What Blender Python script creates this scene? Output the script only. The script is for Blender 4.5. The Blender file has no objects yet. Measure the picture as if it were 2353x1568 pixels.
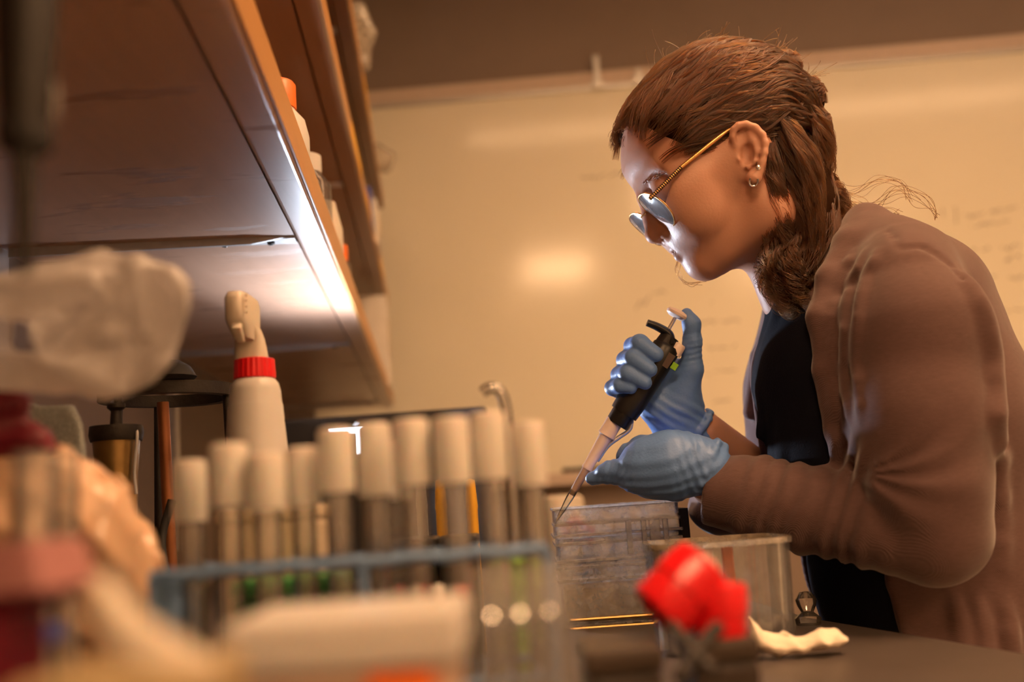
import bpy, bmesh, math, random
import numpy as np
from mathutils import Vector, Matrix

random.seed(7)
RNG = np.random.default_rng(11)
SC = bpy.context.scene
COL = SC.collection

# ------------------------------------------------------------------ camera
W, H, F = 2353.0, 1568.0, 2288.0
CAM = np.array([0.0, 0.0, 1.06])
PITCH, ROLL = math.radians(9.1), math.radians(4.0)
_r0 = np.array([1.0, 0, 0]); _u0 = np.array([0, -math.sin(PITCH), math.cos(PITCH)])
FWD = np.array([0, math.cos(PITCH), math.sin(PITCH)])
RIGHT = math.cos(ROLL) * _r0 - math.sin(ROLL) * _u0
UP = math.sin(ROLL) * _r0 + math.cos(ROLL) * _u0
cam_d = bpy.data.cameras.new('camera'); cam = bpy.data.objects.new('camera', cam_d); COL.objects.link(cam)
cam_d.sensor_width = 36.0; cam_d.lens = F / W * 36.0; cam_d.clip_start = 0.01
M = Matrix.Identity(4)
for i in range(3):
    M[i][0], M[i][1], M[i][2], M[i][3] = RIGHT[i], UP[i], -FWD[i], CAM[i]
cam.matrix_world = M
cam_d.dof.use_dof = True; cam_d.dof.focus_distance = 1.03; cam_d.dof.aperture_fstop = 2.6; cam_d.dof.aperture_blades = 9
SC.camera = cam

# ------------------------------------------------------------------ world, exposure
wd = bpy.data.worlds.new('world'); SC.world = wd; wd.use_nodes = True
wd.node_tree.nodes['Background'].inputs[0].default_value = (0.9, 0.55, 0.28, 1)
wd.node_tree.nodes['Background'].inputs[1].default_value = 0.05
SC.view_settings.view_transform = 'Standard'; SC.view_settings.look = 'None'
SC.view_settings.exposure = 0.0; SC.view_settings.gamma = 1.0; SC.view_settings.use_curve_mapping = False
SC.cycles.use_denoising = True
SC.cycles.use_adaptive_sampling = True; SC.cycles.adaptive_threshold = .16; SC.cycles.adaptive_min_samples = 16; SC.cycles.max_bounces = 6; SC.cycles.diffuse_bounces = 3; SC.cycles.glossy_bounces = 3; SC.cycles.transmission_bounces = 4; SC.cycles.transparent_max_bounces = 24; SC.cycles.caustics_reflective = False; SC.cycles.caustics_refractive = False; SC.cycles.sample_clamp_indirect = 6.0
WARM = (1.0, 0.57, 0.28)
CEIL_POWER = 24.0
LED_POWER = 880.0
BENCH, CEIL = 0.92, 3.1

# ------------------------------------------------------------------ pixel helpers
def ray(px, py): return FWD + (px - W / 2) / F * RIGHT - (py - H / 2) / F * UP
def at(px, py, y):
    d = ray(px, py); return CAM + d * (y / d[1])
def atz(px, py, z):
    d = ray(px, py); return CAM + d * ((z - CAM[2]) / d[2])
_d = ray(995, 1165); AZ = math.atan2(_d[0], _d[1])
BD = np.array([math.sin(AZ), math.cos(AZ), 0]); BN = np.array([math.cos(AZ), -math.sin(AZ), 0])   # along / across the bench
def bn(n, d, z): return CAM * [1, 1, 0] + BN * n + BD * d + np.array([0, 0, z])

# ------------------------------------------------------------------ object helpers
def obj(name, verts, faces, mat, parent=None, smooth=False, kind=None):
    me = bpy.data.meshes.new(name)
    me.from_pydata([tuple(map(float, v)) for v in verts], [], [tuple(f) for f in faces]); me.update()
    if smooth: me.polygons.foreach_set('use_smooth', [True] * len(me.polygons))
    return link(name, me, mat, parent, kind)
def link(name, me, mat, parent=None, kind=None):
    o = bpy.data.objects.new(name, me); COL.objects.link(o)
    if mat is not None and len(me.materials) == 0: me.materials.append(mat)
    if parent is not None:
        o.parent = parent
    if kind: o['kind'] = kind
    return o
def empty(name, label, cat, loc=(0, 0, 0), rotz=0.0, group=None):
    o = bpy.data.objects.new(name, None); COL.objects.link(o)
    o.location = tuple(map(float, loc)); o.rotation_euler = (0, 0, rotz); o.empty_display_size = 0.02
    return tag(o, label, cat, group)
def tag(o, label, cat, group=None):
    o['label'] = label; o['category'] = cat
    if group: o['group'] = group
    return o
def copy_tree(o, parent=None):
    c = o.copy(); COL.objects.link(c); c.parent = parent
    for ch in list(o.children): copy_tree(ch, c)
    return c
def wparent(child, par):
    """parent keeping the child's coordinates as world coordinates"""
    child.parent = par
    m = Matrix.LocRotScale(par.location, par.rotation_euler, par.scale)
    child.matrix_parent_inverse = m.inverted()

class MB:
    def __init__(s): s.v = []; s.f = []
    def add(s, v, f):
        o = len(s.v); s.v += [tuple(map(float, p)) for p in v]; s.f += [tuple(i + o for i in q) for q in f]; return s
    def box(s, c, e, ax=None):
        c = np.array(c, float); ax = np.eye(3) if ax is None else np.array(ax, float)
        h = [ax[i] * e[i] / 2 for i in range(3)]
        v = [c + sx * h[0] + sy * h[1] + sz * h[2] for sz in (-1, 1) for sy in (-1, 1) for sx in (-1, 1)]
        return s.add(v, [(0, 2, 3, 1), (4, 5, 7, 6), (0, 1, 5, 4), (2, 6, 7, 3), (0, 4, 6, 2), (1, 3, 7, 5)])
    def lathe(s, prof, c=(0, 0, 0), axis=(0, 0, 1), seg=32, cap=True):
        c = np.array(c, float); a = np.array(axis, float); a /= np.linalg.norm(a)
        t = np.array([1, 0, 0]) if abs(a[0]) < .9 else np.array([0, 1, 0])
        u = np.cross(a, t); u /= np.linalg.norm(u); w = np.cross(a, u)
        v = []; f = []
        for r, z in prof:
            for k in range(seg):
                th = 2 * math.pi * k / seg
                v.append(c + a * z + (u * math.cos(th) + w * math.sin(th)) * r)
        n = len(prof)
        for i in range(n - 1):
            for k in range(seg):
                k2 = (k + 1) % seg
                f.append((i * seg + k, i * seg + k2, (i + 1) * seg + k2, (i + 1) * seg + k))
        if cap:
            if prof[0][0] > 1e-6: f.append(tuple(range(seg - 1, -1, -1)))
            if prof[-1][0] > 1e-6: f.append(tuple(range((n - 1) * seg, n * seg)))
        return s.add(v, f)
    def tube(s, path, r, seg=10, cap=True):
        P = np.array(path, float); n = len(P)
        R = np.full(n, r) if np.isscalar(r) else np.array(r, float)
        T = np.gradient(P, axis=0); T /= np.linalg.norm(T, axis=1)[:, None] + 1e-12
        u = np.cross(T[0], [0, 0, 1.0])
        if np.linalg.norm(u) < 1e-3: u = np.cross(T[0], [0, 1.0, 0])
        u /= np.linalg.norm(u); v = []; f = []
        for i in range(n):
            u = u - T[i] * np.dot(u, T[i]); u /= np.linalg.norm(u); w = np.cross(T[i], u)
            for k in range(seg):
                th = 2 * math.pi * k / seg
                v.append(P[i] + (u * math.cos(th) + w * math.sin(th)) * R[i])
        for i in range(n - 1):
            for k in range(seg):
                k2 = (k + 1) % seg
                f.append((i * seg + k, i * seg + k2, (i + 1) * seg + k2, (i + 1) * seg + k))
        if cap: f.append(tuple(range(seg - 1, -1, -1))); f.append(tuple(range((n - 1) * seg, n * seg)))
        return s.add(v, f)
    def build(s, name, mat, parent=None, smooth=False, bevel=0, kind=None, seg=2, world=True):
        V = np.array(s.v, float); base = None
        if world:
            if parent is None:
                base = np.array([V[:, 0].mean(), V[:, 1].mean(), V[:, 2].min()]); V = V - base
            else:
                p = parent
                while p is not None: V = V - np.array(p.location); p = p.parent
        o = obj(name, V, s.f, mat, parent, smooth, kind)
        if base is not None: o.location = tuple(map(float, base))
        bm = bmesh.new(); bm.from_mesh(o.data); bmesh.ops.recalc_face_normals(bm, faces=bm.faces)
        if bevel:
            ed = [e for e in bm.edges if e.is_manifold and e.calc_face_angle(0) > 0.5]
            bmesh.ops.bevel(bm, geom=ed, offset=bevel, segments=seg, affect='EDGES', profile=0.6)
            bm.to_mesh(o.data)
        else: bm.to_mesh(o.data)
        bm.free()
        if smooth:
            try: o.data.set_sharp_from_angle(angle=math.radians(40))
            except Exception: pass
            o.data.polygons.foreach_set('use_smooth', [True] * len(o.data.polygons))
        return o
def spline(pts, n=8):
    """Catmull-Rom through pts"""
    P = np.array(pts, float); P = np.vstack([2 * P[0] - P[1], P, 2 * P[-1] - P[-2]]); out = []
    for i in range(1, len(P) - 2):
        for k in range(n):
            t = k / n; a, b, c, d = P[i - 1], P[i], P[i + 1], P[i + 2]
            out.append(.5 * (2 * b + (c - a) * t + (2 * a - 5 * b + 4 * c - d) * t * t + (3 * b - a - 3 * c + d) * t ** 3))
    out.append(P[-2]); return np.array(out)

# ------------------------------------------------------------------ materials
def _nt(name):
    m = bpy.data.materials.new(name); m.use_nodes = True; t = m.node_tree; return m, t, t.nodes['Principled BSDF']
def mat(name, col, rough=.5, metal=0., var=.12, scale=30., bump=0., bscale=None, trans=0., ior=1.45, sss=0., coat=0., emit=None, es=0., spec=.5, stretch=(1, 1, 1), alpha=1., sheen=0.):
    m, t, b = _nt(name); N = t.nodes; L = t.links
    tc = N.new('ShaderNodeTexCoord'); mp = N.new('ShaderNodeMapping'); mp.inputs['Scale'].default_value = stretch
    L.new(tc.outputs['Object'], mp.inputs[0])
    nz = N.new('ShaderNodeTexNoise'); nz.inputs['Scale'].default_value = scale; nz.inputs['Detail'].default_value = 4
    L.new(mp.outputs[0], nz.inputs['Vector'])
    mx = N.new('ShaderNodeMix'); mx.data_type = 'RGBA'
    mx.inputs[6].default_value = tuple(c * (1 - var) for c in col) + (1,); mx.inputs[7].default_value = tuple(min(1, c * (1 + var)) for c in col) + (1,)
    L.new(nz.outputs['Fac'], mx.inputs[0]); L.new(mx.outputs[2], b.inputs['Base Color'])
    b.inputs['Roughness'].default_value = rough; b.inputs['Metallic'].default_value = metal
    b.inputs['Transmission Weight'].default_value = trans; b.inputs['IOR'].default_value = ior
    b.inputs['Subsurface Weight'].default_value = sss; b.inputs['Coat Weight'].default_value = coat
    b.inputs['Specular IOR Level'].default_value = spec; b.inputs['Alpha'].default_value = alpha
    b.inputs['Sheen Weight'].default_value = sheen; b.inputs['Sheen Roughness'].default_value = .5
    if sss: b.inputs['Subsurface Radius'].default_value = (1., .35, .2); b.inputs['Subsurface Scale'].default_value = .006
    if emit: b.inputs['Emission Color'].default_value = emit + (1,); b.inputs['Emission Strength'].default_value = es
    if bump:
        bp = N.new('ShaderNodeBump'); bp.inputs['Strength'].default_value = bump; bp.inputs['Distance'].default_value = .002
        n2 = N.new('ShaderNodeTexNoise'); n2.inputs['Scale'].default_value = bscale or scale * 3; n2.inputs['Detail'].default_value = 3
        L.new(mp.outputs[0], n2.inputs['Vector']); L.new(n2.outputs['Fac'], bp.inputs['Height']); L.new(bp.outputs[0], b.inputs['Normal'])
    return m
def clear(name, tint=(1, 1, 1), haze=.06, gloss=.12, rough=.03, hazecol=(.9, .9, .9), lo=.5, hi=2.):
    """thin clear plastic or glass wall: see-through, fresnel gloss, a little haze with noise (dust, scratches, painted glints)"""
    m, t, b = _nt(name); N = t.nodes; L = t.links; N.remove(b); out = N['Material Output']
    tr = N.new('ShaderNodeBsdfTransparent'); tr.inputs[0].default_value = tint + (1,)
    gl = N.new('ShaderNodeBsdfGlossy'); gl.inputs['Roughness'].default_value = rough
    df = N.new('ShaderNodeBsdfDiffuse'); df.inputs[0].default_value = hazecol + (1,)
    tl = N.new('ShaderNodeBsdfTranslucent'); tl.inputs[0].default_value = hazecol + (1,)
    ad = N.new('ShaderNodeMixShader'); L.new(df.outputs[0], ad.inputs[1]); L.new(tl.outputs[0], ad.inputs[2])
    lw = N.new('ShaderNodeLayerWeight'); lw.inputs['Blend'].default_value = .35
    mr = N.new('ShaderNodeMapRange'); mr.inputs['To Min'].default_value = gloss * .4; mr.inputs['To Max'].default_value = min(1, gloss * 5)
    L.new(lw.outputs['Fresnel'], mr.inputs[0])
    tc = N.new('ShaderNodeTexCoord'); nz = N.new('ShaderNodeTexNoise'); nz.inputs['Scale'].default_value = 90; nz.inputs['Detail'].default_value = 6
    L.new(tc.outputs['Object'], nz.inputs['Vector'])
    hz = N.new('ShaderNodeMapRange'); hz.inputs['From Min'].default_value = .35; hz.inputs['From Max'].default_value = .75
    hz.inputs['To Min'].default_value = haze * lo; hz.inputs['To Max'].default_value = haze * hi
    L.new(nz.outputs['Fac'], hz.inputs[0])
    m1 = N.new('ShaderNodeMixShader'); L.new(hz.outputs[0], m1.inputs[0]); L.new(tr.outputs[0], m1.inputs[1]); L.new(ad.outputs[0], m1.inputs[2])
    m2 = N.new('ShaderNodeMixShader'); L.new(mr.outputs[0], m2.inputs[0]); L.new(m1.outputs[0], m2.inputs[1]); L.new(gl.outputs[0], m2.inputs[2])
    L.new(m2.outputs[0], out.inputs[0]); return m
def wood(name, c1, c2, rough=.35, stretch=(40, 2.5, 40), stain=0.):
    m, t, b = _nt(name); N = t.nodes; L = t.links
    tc = N.new('ShaderNodeTexCoord'); mp = N.new('ShaderNodeMapping'); mp.inputs['Scale'].default_value = stretch
    L.new(tc.outputs['Object'], mp.inputs[0])
    nz = N.new('ShaderNodeTexNoise'); nz.inputs['Scale'].default_value = 2.2; nz.inputs['Detail'].default_value = 6; nz.inputs['Distortion'].default_value = .4
    L.new(mp.outputs[0], nz.inputs['Vector'])
    mx = N.new('ShaderNodeMix'); mx.data_type = 'RGBA'; mx.inputs[6].default_value = c1 + (1,); mx.inputs[7].default_value = c2 + (1,)
    L.new(nz.outputs['Fac'], mx.inputs[0]); last = mx.outputs[2]
    b.inputs['Roughness'].default_value = rough
    if stain:
        m2 = N.new('ShaderNodeMapping'); m2.inputs['Scale'].default_value = (7, 26, 7); L.new(tc.outputs['Object'], m2.inputs[0])
        n2 = N.new('ShaderNodeTexNoise'); n2.inputs['Scale'].default_value = 1.; n2.inputs['Detail'].default_value = 3; L.new(m2.outputs[0], n2.inputs['Vector'])
        mr = N.new('ShaderNodeMapRange'); mr.inputs['From Min'].default_value = .62; mr.inputs['From Max'].default_value = .68
        mr.inputs['To Max'].default_value = stain; L.new(n2.outputs['Fac'], mr.inputs[0])
        mm = N.new('ShaderNodeMix'); mm.data_type = 'RGBA'; mm.inputs[7].default_value = tuple(c * .62 for c in c1) + (1,)
        L.new(mr.outputs[0], mm.inputs[0]); L.new(last, mm.inputs[6]); last = mm.outputs[2]
        rr = N.new('ShaderNodeMapRange'); rr.inputs['To Min'].default_value = rough; rr.inputs['To Max'].default_value = .8
        L.new(mr.outputs[0], rr.inputs[0]); L.new(rr.outputs[0], b.inputs['Roughness'])
        cw = N.new('ShaderNodeMapRange'); cw.inputs['From Max'].default_value = stain; cw.inputs['To Min'].default_value = .8; cw.inputs['To Max'].default_value = .05
        L.new(mr.outputs[0], cw.inputs[0]); L.new(cw.outputs[0], b.inputs['Coat Weight'])
    L.new(last, b.inputs['Base Color']); b.inputs['Specular IOR Level'].default_value = .5; b.inputs['Coat Weight'].default_value = .8 if stain else .0; b.inputs['Coat Roughness'].default_value = .36
    bp = N.new('ShaderNodeBump'); bp.inputs['Strength'].default_value = .15; bp.inputs['Distance'].default_value = .0006
    L.new(nz.outputs['Fac'], bp.inputs['Height']); L.new(bp.outputs[0], b.inputs['Normal']); return m
def emission(name, col, s):
    m, t, b = _nt(name); N = t.nodes; N.remove(b); e = N.new('ShaderNodeEmission'); e.inputs[0].default_value = col + (1,); e.inputs[1].default_value = s
    t.links.new(e.outputs[0], N['Material Output'].inputs[0]); return m

MT = dict(
    wallp=mat('wall_paint', (.26, .20, .165), .85, bump=.1, scale=8, var=.05, bscale=200),
    cream=mat('cream_paint', (.62, .58, .52), .85, bump=.1, scale=8, var=.05, bscale=200),
    ceilp=mat('ceiling_paint', (.6, .57, .52), .9, bump=.15, scale=10, var=.05, bscale=120),
    floor=mat('floor_vinyl', (.42, .38, .33), .4, scale=6, var=.15),
    board=mat('whiteboard_enamel', (.88, .83, .68), .13, scale=2.5, var=.03, coat=.0, spec=.45),
    alu=mat('brushed_aluminium', (.62, .6, .57), .35, .7, scale=40, var=.08),
    rail=mat('cork_rail', (.62, .5, .42), .6, scale=90, var=.15),
    wood=wood('beech_ply', (.20, .088, .037), (.26, .125, .058), .32),
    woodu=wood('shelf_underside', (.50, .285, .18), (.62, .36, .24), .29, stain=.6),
    woode=wood('shelf_edge', (.46, .22, .07), (.56, .29, .10), .4),
    slate=mat('slate_bench', (.085, .066, .058), .42, scale=14, var=.2, bump=.08),
    metal=mat('zinc_steel', (.55, .53, .52), .4, .35, scale=60, var=.1),
    iron=mat('cast_iron', (.03, .024, .02), .5, .4, scale=60, var=.3, bump=.3),
    brass=mat('old_brass', (.35, .22, .08), .35, .9, scale=50, var=.35),
    black=mat('black_plastic', (.012, .011, .011), .35, scale=50, var=.2),
    blackm=mat('matt_black', (.012, .010, .009), .7, scale=50, var=.2),
    white=mat('white_plastic', (.60, .57, .54), .4, scale=40, var=.04, sss=.15),
    ivory=mat('ivory_plastic', (.62, .55, .46), .35, scale=40, var=.04, sss=.2),
    red=mat('red_plastic', (.72, .008, .012), .28, scale=40, var=.08),
    blue=mat('blue_epoxy_wire', (.15, .25, .44), .42, scale=60, var=.15),
    glass=clear('tube_glass', haze=.13, gloss=.24, hazecol=(.95, .82, .66), lo=.8, hi=1.3),
    plast=clear('clear_plastic', haze=.07, gloss=.14, rough=.06),
    glinted=clear('painted_glint_acrylic', haze=.17, gloss=.2, rough=.05, hazecol=(.85, .86, .9), lo=.2, hi=3.),  # pale noise specks in the haze paint glints onto the gel box
    lit_edge=clear('painted_lit_rib', haze=.42, gloss=.25, rough=.1, hazecol=(.88, .88, .9), lo=.6, hi=1.5),  # white haze painted in so the rib edges look like bright lit lines
    orange=mat('orange_plastic', (.85, .17, .02), .4, var=.08),
    green=mat('green_plastic', (.03, .22, .05), .45, var=.15),
    lime=mat('lime_plastic', (.25, .55, .03), .45, var=.1),
    paper=mat('paper_white', (.78, .73, .66), .8, var=.06, bump=.1),
    card=mat('card_beige', (.72, .58, .42), .8, var=.06, bump=.1),
    pink=mat('pink_card', (.36, .155, .15), .6, var=.08),
    maroon=mat('maroon_plastic', (.16, .006, .02), .4, var=.3, scale=60),
    tissue=mat('tissue', (.83, .72, .58), .95, var=.06, bump=.5, bscale=150, scale=30),
    yellow=mat('yellow_tape', (.85, .45, .03), .5, var=.08),
    navy=mat('navy_plastic', (.05, .07, .3), .4, var=.1),
    marker=mat('dry_marker', (.28, .24, .21), .8, var=.2),
)

# ================================================================== THE ROOM
WY = 3.55; WYAW = math.radians(2.6)
WX = np.array([math.cos(WYAW), -math.sin(WYAW), 0]); WN = np.array([-math.sin(WYAW), -math.cos(WYAW), 0])   # along the wall, into the room
W0 = np.array([0, WY, 0.0])
def onwall(px, py, off=0.0):
    d = ray(px, py); t = np.dot(W0 + WN * off - CAM, WN) / np.dot(d, WN); return CAM + d * t
def mirror_to_ceiling(px, py):
    h = onwall(px, py); d = ray(px, py); d = d - 2 * np.dot(d, WN) * WN; return h + d * ((CEIL - h[2]) / d[2])
ZU = np.array([0, 0, 1.0])
MB().box(W0 + WX * .9 - WN * .05 + ZU * CEIL / 2, (5.6, .1, CEIL), [WX, WN, ZU]).build('wall_back', MT['wallp'], kind='structure')
MB().box(bn(-.56, .3, CEIL / 2), (.1, 7.4, CEIL), [BN, BD, ZU]).build('wall_left', MT['wallp'], kind='structure')
MB().box((3.3, .2, CEIL / 2), (.1, 7.2, CEIL)).build('wall_right', MT['cream'], kind='structure')
MB().box((1.4, -3.2, CEIL / 2), (4.0, .1, CEIL)).build('wall_front', MT['cream'], kind='structure')
MB().box((1.0, .2, -.05), (5.2, 8.2, .1)).build('floor', MT['floor'], kind='structure')
MB().box((1.0, .2, CEIL + .05), (5.2, 8.2, .1)).build('ceiling', MT['ceilp'], kind='structure')

# whiteboard ---------------------------------------------------------
tl = onwall(300, 275); tr_ = onwall(2353, 92); zt = .5 * (onwall(1250, 210)[2] + onwall(2300, 98)[2]); zb = onwall(1330, 1098)[2]
xs0, xs1 = np.dot(onwall(700, 250) - W0, WX), np.dot(onwall(2353, 90) - W0, WX) + 1.0
bc = W0 + WX * (xs0 + xs1) / 2
wb = empty('whiteboard', 'large glossy whiteboard with faint marker notes mounted on the back wall', 'whiteboard', bc + ZU * zb)
MB().box(bc + WN * .008 + ZU * (zt + zb) / 2, (xs1 - xs0, .016, zt - zb), [WX, WN, ZU]).build('writing_surface', MT['board'], wb)
MB().box(bc + WN * .012 + ZU * (zt + .008), (xs1 - xs0, .024, .055), [WX, WN, ZU]).build('top_rail', MT['rail'], wb, bevel=.006)
MB().box(bc + WN * .014 + ZU * (zt - .028), (xs1 - xs0, .026, .018), [WX, WN, ZU]).build('frame_strip', MT['alu'], wb, bevel=.003)
MB().box(bc + WN * .045 + ZU * (zb - .012), (xs1 - xs0, .09, .022), [WX, WN, ZU]).box(bc + WN * .088 + ZU * (zb + .003), (xs1 - xs0, .006, .03), [WX, WN, ZU]).build('marker_tray', MT['rail'], wb, bevel=.003)
for px, hh in ((1372, .10), (1466, .03)):
    p = onwall(px, 190 - (px - 1372) * .12); p[2] = zt + .008
    m = MB().box(p + WN * .03 + ZU * (hh / 2 - .015), (.022, .012, hh), [WX, WN, ZU]).box(p + WN * .03 - ZU * .03, (.04, .02, .03), [WX, WN, ZU])
    m.build('map_clip', MT['alu'], wb, bevel=.002)
def scribble(x0, y0, x1, y1, amp, n, r=.0016):
    pts = []
    for i in range(n):
        t = i / (n - 1); pts.append(onwall(x0 + (x1 - x0) * t + random.uniform(-2, 2), y0 + (y1 - y0) * t + amp * (random.random() - .5) * 2, .0168))
    m = MB(); P = np.array(pts)
    for a, b in zip(P[:-1], P[1:]):
        if random.random() < .22: continue
        d = b - a; w = np.cross(WN, d / (np.linalg.norm(d) + 1e-9)) * r; k = WN * .0004
        m.add([a - w, b - w, b + w, a + w, a - w + k, b - w + k, b + w + k, a + w + k], [(0, 1, 2, 3), (4, 5, 6, 7), (0, 1, 5, 4), (2, 3, 7, 6)])
    m.build('marker_note', MT['marker'], wb, kind='stuff')
for a in [(1335, 412, 1440, 398, 6, 22), (1460, 705, 1530, 668, 9, 14), (1625, 700, 1660, 668, 8, 10), (1600, 742, 1700, 736, 6, 18), (1615, 800, 1690, 795, 6, 14),
          (1615, 862, 1690, 850, 6, 12), (1640, 925, 1690, 915, 5, 10), (2215, 500, 2335, 478, 6, 30), (2225, 520, 2320, 508, 5, 24), (2165, 480, 2168, 512, 3, 5), (2195, 478, 2198, 512, 3, 5),
          (2235, 576, 2275, 571, 5, 10), (2300, 572, 2345, 562, 7, 14), (2310, 595, 2345, 588, 7, 12), (2260, 640, 2290, 636, 4, 8), (2320, 642, 2350, 634, 7, 12), (2310, 715, 2350, 710, 4, 8), (2325, 805, 2350, 800, 4, 6)]:
    scribble(*a)
e = onwall(1345, 1068, .05); e[2] = zb + .0
MB().box(onwall(1345, 1078, .045) * [1, 1, 0] + ZU * (zb + .018), (.16, .035, .032), [WX, WN, ZU]).build('board_eraser', MT['blackm'], bevel=.004)
tag(bpy.data.objects['board_eraser'], 'black felt eraser lying on the whiteboard tray', 'eraser')

# ceiling lights ------------------------------------------------------
def troffer(label, c, sx, sy, strength, axis=None):
    ax = [np.array([1., 0, 0]), np.array([0, 1., 0]), ZU] if axis is None else axis
    t = empty('ceiling_light', label, 'ceiling light', (c[0], c[1], CEIL - .06), group='warm ceiling lights')
    c = np.array([c[0], c[1], CEIL])
    m = MB()
    for sg in (-1, 1):
        m.box(c + ax[0] * sg * (sx / 2 + .012) - ZU * .03, (.024, sy + .048, .06), ax); m.box(c + ax[1] * sg * (sy / 2 + .012) - ZU * .03, (sx, .024, .06), ax)
    m.build('frame', MT['alu'], t)
    MB().box(c - ZU * .052, (sx, sy, .03), ax).build('diffuser', emission('diffuser_%s' % len(bpy.data.materials), WARM, strength), t)
pA0, pA1 = mirror_to_ceiling(1080, 300), mirror_to_ceiling(2353, 190)
cA = (pA0 + pA1) / 2; lenA = np.dot(pA1 - pA0, WX)
troffer('long strip light on the ceiling nearest the whiteboard', cA, lenA, .12, CEIL_POWER * .62, [WX, -WN, ZU])
pB = mirror_to_ceiling(1280, 602)
troffer('bright ceiling light behind the camera that glints in the middle of the whiteboard', pB, .58, .70, CEIL_POWER * 2.2)
troffer('added square fill light over the bench edge above the standing person', mirror_to_ceiling(1600, 410), .7, .8, CEIL_POWER * 1.6)  # unseen lamp added to brighten the board, its reflection falls behind the head
troffer('added wide fill light behind the camera near the right wall', (2.2, -.9), 1.2, .6, CEIL_POWER * .25)  # unseen lamp added as weak fill
troffer('added wide fill light at the far back of the room behind the camera', (2.2, -2.3), 1.2, .6, CEIL_POWER * 1.1)  # unseen lamp added for more frontal light on the board

# bench ---------------------------------------------------------------
e1, e0 = atz(1861, 1419, BENCH), atz(2353, 1500, BENCH)
dirE = (e0 - e1) / np.linalg.norm(e0 - e1); e00 = e0 + dirE * .9
far = bn(np.dot(e1 - CAM, BN), 3.35, BENCH)
pl = [bn(-.505, -.8, BENCH), np.array([e00[0], e00[1], BENCH]), e0, e1, far, bn(-.505, 3.35, BENCH)]
bt = empty('lab_bench', 'long lab bench with dark slate worktop and beige cabinet base', 'bench', (0, .9, 0))
n = len(pl); TH = .035
V = [p for p in pl] + [p - ZU * TH for p in pl]
MB().add(V, [tuple(range(n)), tuple(range(2 * n - 1, n - 1, -1))] + [(i, (i + 1) % n, n + (i + 1) % n, n + i) for i in range(n)]).build('worktop', MT['slate'], bt, bevel=.004)
ctr = sum(pl) / n
q = [p + (ctr - p) / np.linalg.norm(ctr - p) * .06 for p in pl]
V = [p - ZU * (TH + .001) for p in q] + [p * [1, 1, 0] for p in q]
MB().add(V, [tuple(range(n)), tuple(range(2 * n - 1, n - 1, -1))] + [(i, (i + 1) % n, n + (i + 1) % n, n + i) for i in range(n)]).build('cabinet_base', MT['card'], bt)

# shelving ------------------------------------------------------------
SN, SD0, SD1, SW = -.113, -.4, 3.28, .375
SH = [CAM[2] + .33, CAM[2] + .665, CAM[2] + 1.005]
sh = empty('wall_shelving', 'three tier beech wood shelving with steel brackets along the left wall', 'shelving', bn(-.3, 1.4, BENCH))
AX = [BN, BD, ZU]
brd = [d for d in (atz(400, 560, SH[0]), atz(600, 803, SH[0]))]
bdep = [np.dot(p - CAM, BD) for p in brd]; bdep = [bdep[0] - .96, bdep[0] - .0, bdep[1], 3.1]
for k, z in enumerate(SH):
    mid = (SD0 + SD1) / 2; ln = SD1 - SD0
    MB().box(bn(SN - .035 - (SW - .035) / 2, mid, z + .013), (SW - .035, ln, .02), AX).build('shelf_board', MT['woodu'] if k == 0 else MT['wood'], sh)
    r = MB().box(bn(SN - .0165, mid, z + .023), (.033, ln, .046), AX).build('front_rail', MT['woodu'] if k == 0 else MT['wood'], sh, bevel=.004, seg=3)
    MB().box(bn(SN + .0015, mid, z + .025), (.003, ln, .042), AX).build('edge_band', MT['woode'], sh, bevel=.001)
    for d in bdep:
        m = MB(); y0 = bn(SN - .036, d, z); prof = [(0, 0), (-.05, -.0085), (-.33, -.011), (-.33, .0)]
        V = [y0 + BN * a + ZU * (b + .003) + BD * s for s in (-.002, .002) for a, b in prof]
        m.add(V, [(0, 1, 2, 3), (7, 6, 5, 4), (0, 4, 5, 1), (1, 5, 6, 2), (2, 6, 7, 3), (3, 7, 4, 0)])
        m.box(bn(SN - .2, d + .012, z + .0015), (.33, .024, .003), AX)
        b = m.build('bracket', MT['metal'], sh)
        for a in (-.045, -.10, -.3):
            MB().lathe([(.0045, 0), (.0045, .0025), (.002, .004)], bn(SN - .02 + a, d + .013, z), -ZU, 12).build('screw', MT['iron'], b)
for d in bdep:
    MB().box(bn(SN - SW - .005, d, (SH[2] + BENCH + .08) / 2 + .05), (.016, .03, SH[2] - BENCH), AX).build('upright', MT['metal'], sh)
for k, d0, d1 in ((1, 1.75, 2.0), (1, 2.15, 2.3), (2, 2.3, 2.55), (1, 2.75, 2.95), (2, 1.7, 1.8)):
    MB().box(bn(SN + .0036, (d0 + d1) / 2, SH[k] + .026), (.0012, d1 - d0, .03), AX).build('tape_label', MT['yellow'], sh)

# ================================================================== THE PERSON (signed distance fields meshed with surface nets)
D0 = 1.08; PS = D0 / F            # metres per pixel-unit at the person's distance
def to_world(P):
    P = np.asarray(P, float)
    return CAM + PS * ((P[..., 0:1] - W / 2) * RIGHT - (P[..., 1:2] - H / 2) * UP + (F + P[..., 2:3]) * FWD)
def to_local(Q):
    Q = (np.asarray(Q, float) - CAM) / PS
    return np.stack([Q @ RIGHT + W / 2, H / 2 - Q @ UP, Q @ FWD - F], -1)
def S(px, py, c=0.0):
    k = (F + c) / F; return np.array([W / 2 + (px - W / 2) * k, H / 2 + (py - H / 2) * k, c])
def nrm(v): v = np.array(v, float); return v / np.linalg.norm(v)
HL = nrm((-.03, .18, .98)); HF = np.array([-.74, .655, -.14]); HF = nrm(HF - HL * HF.dot(HL)); HU = np.cross(HL, HF)
if HU[1] > 0: HU = -HU
HO = np.array([1690., 400., 10.])
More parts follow.
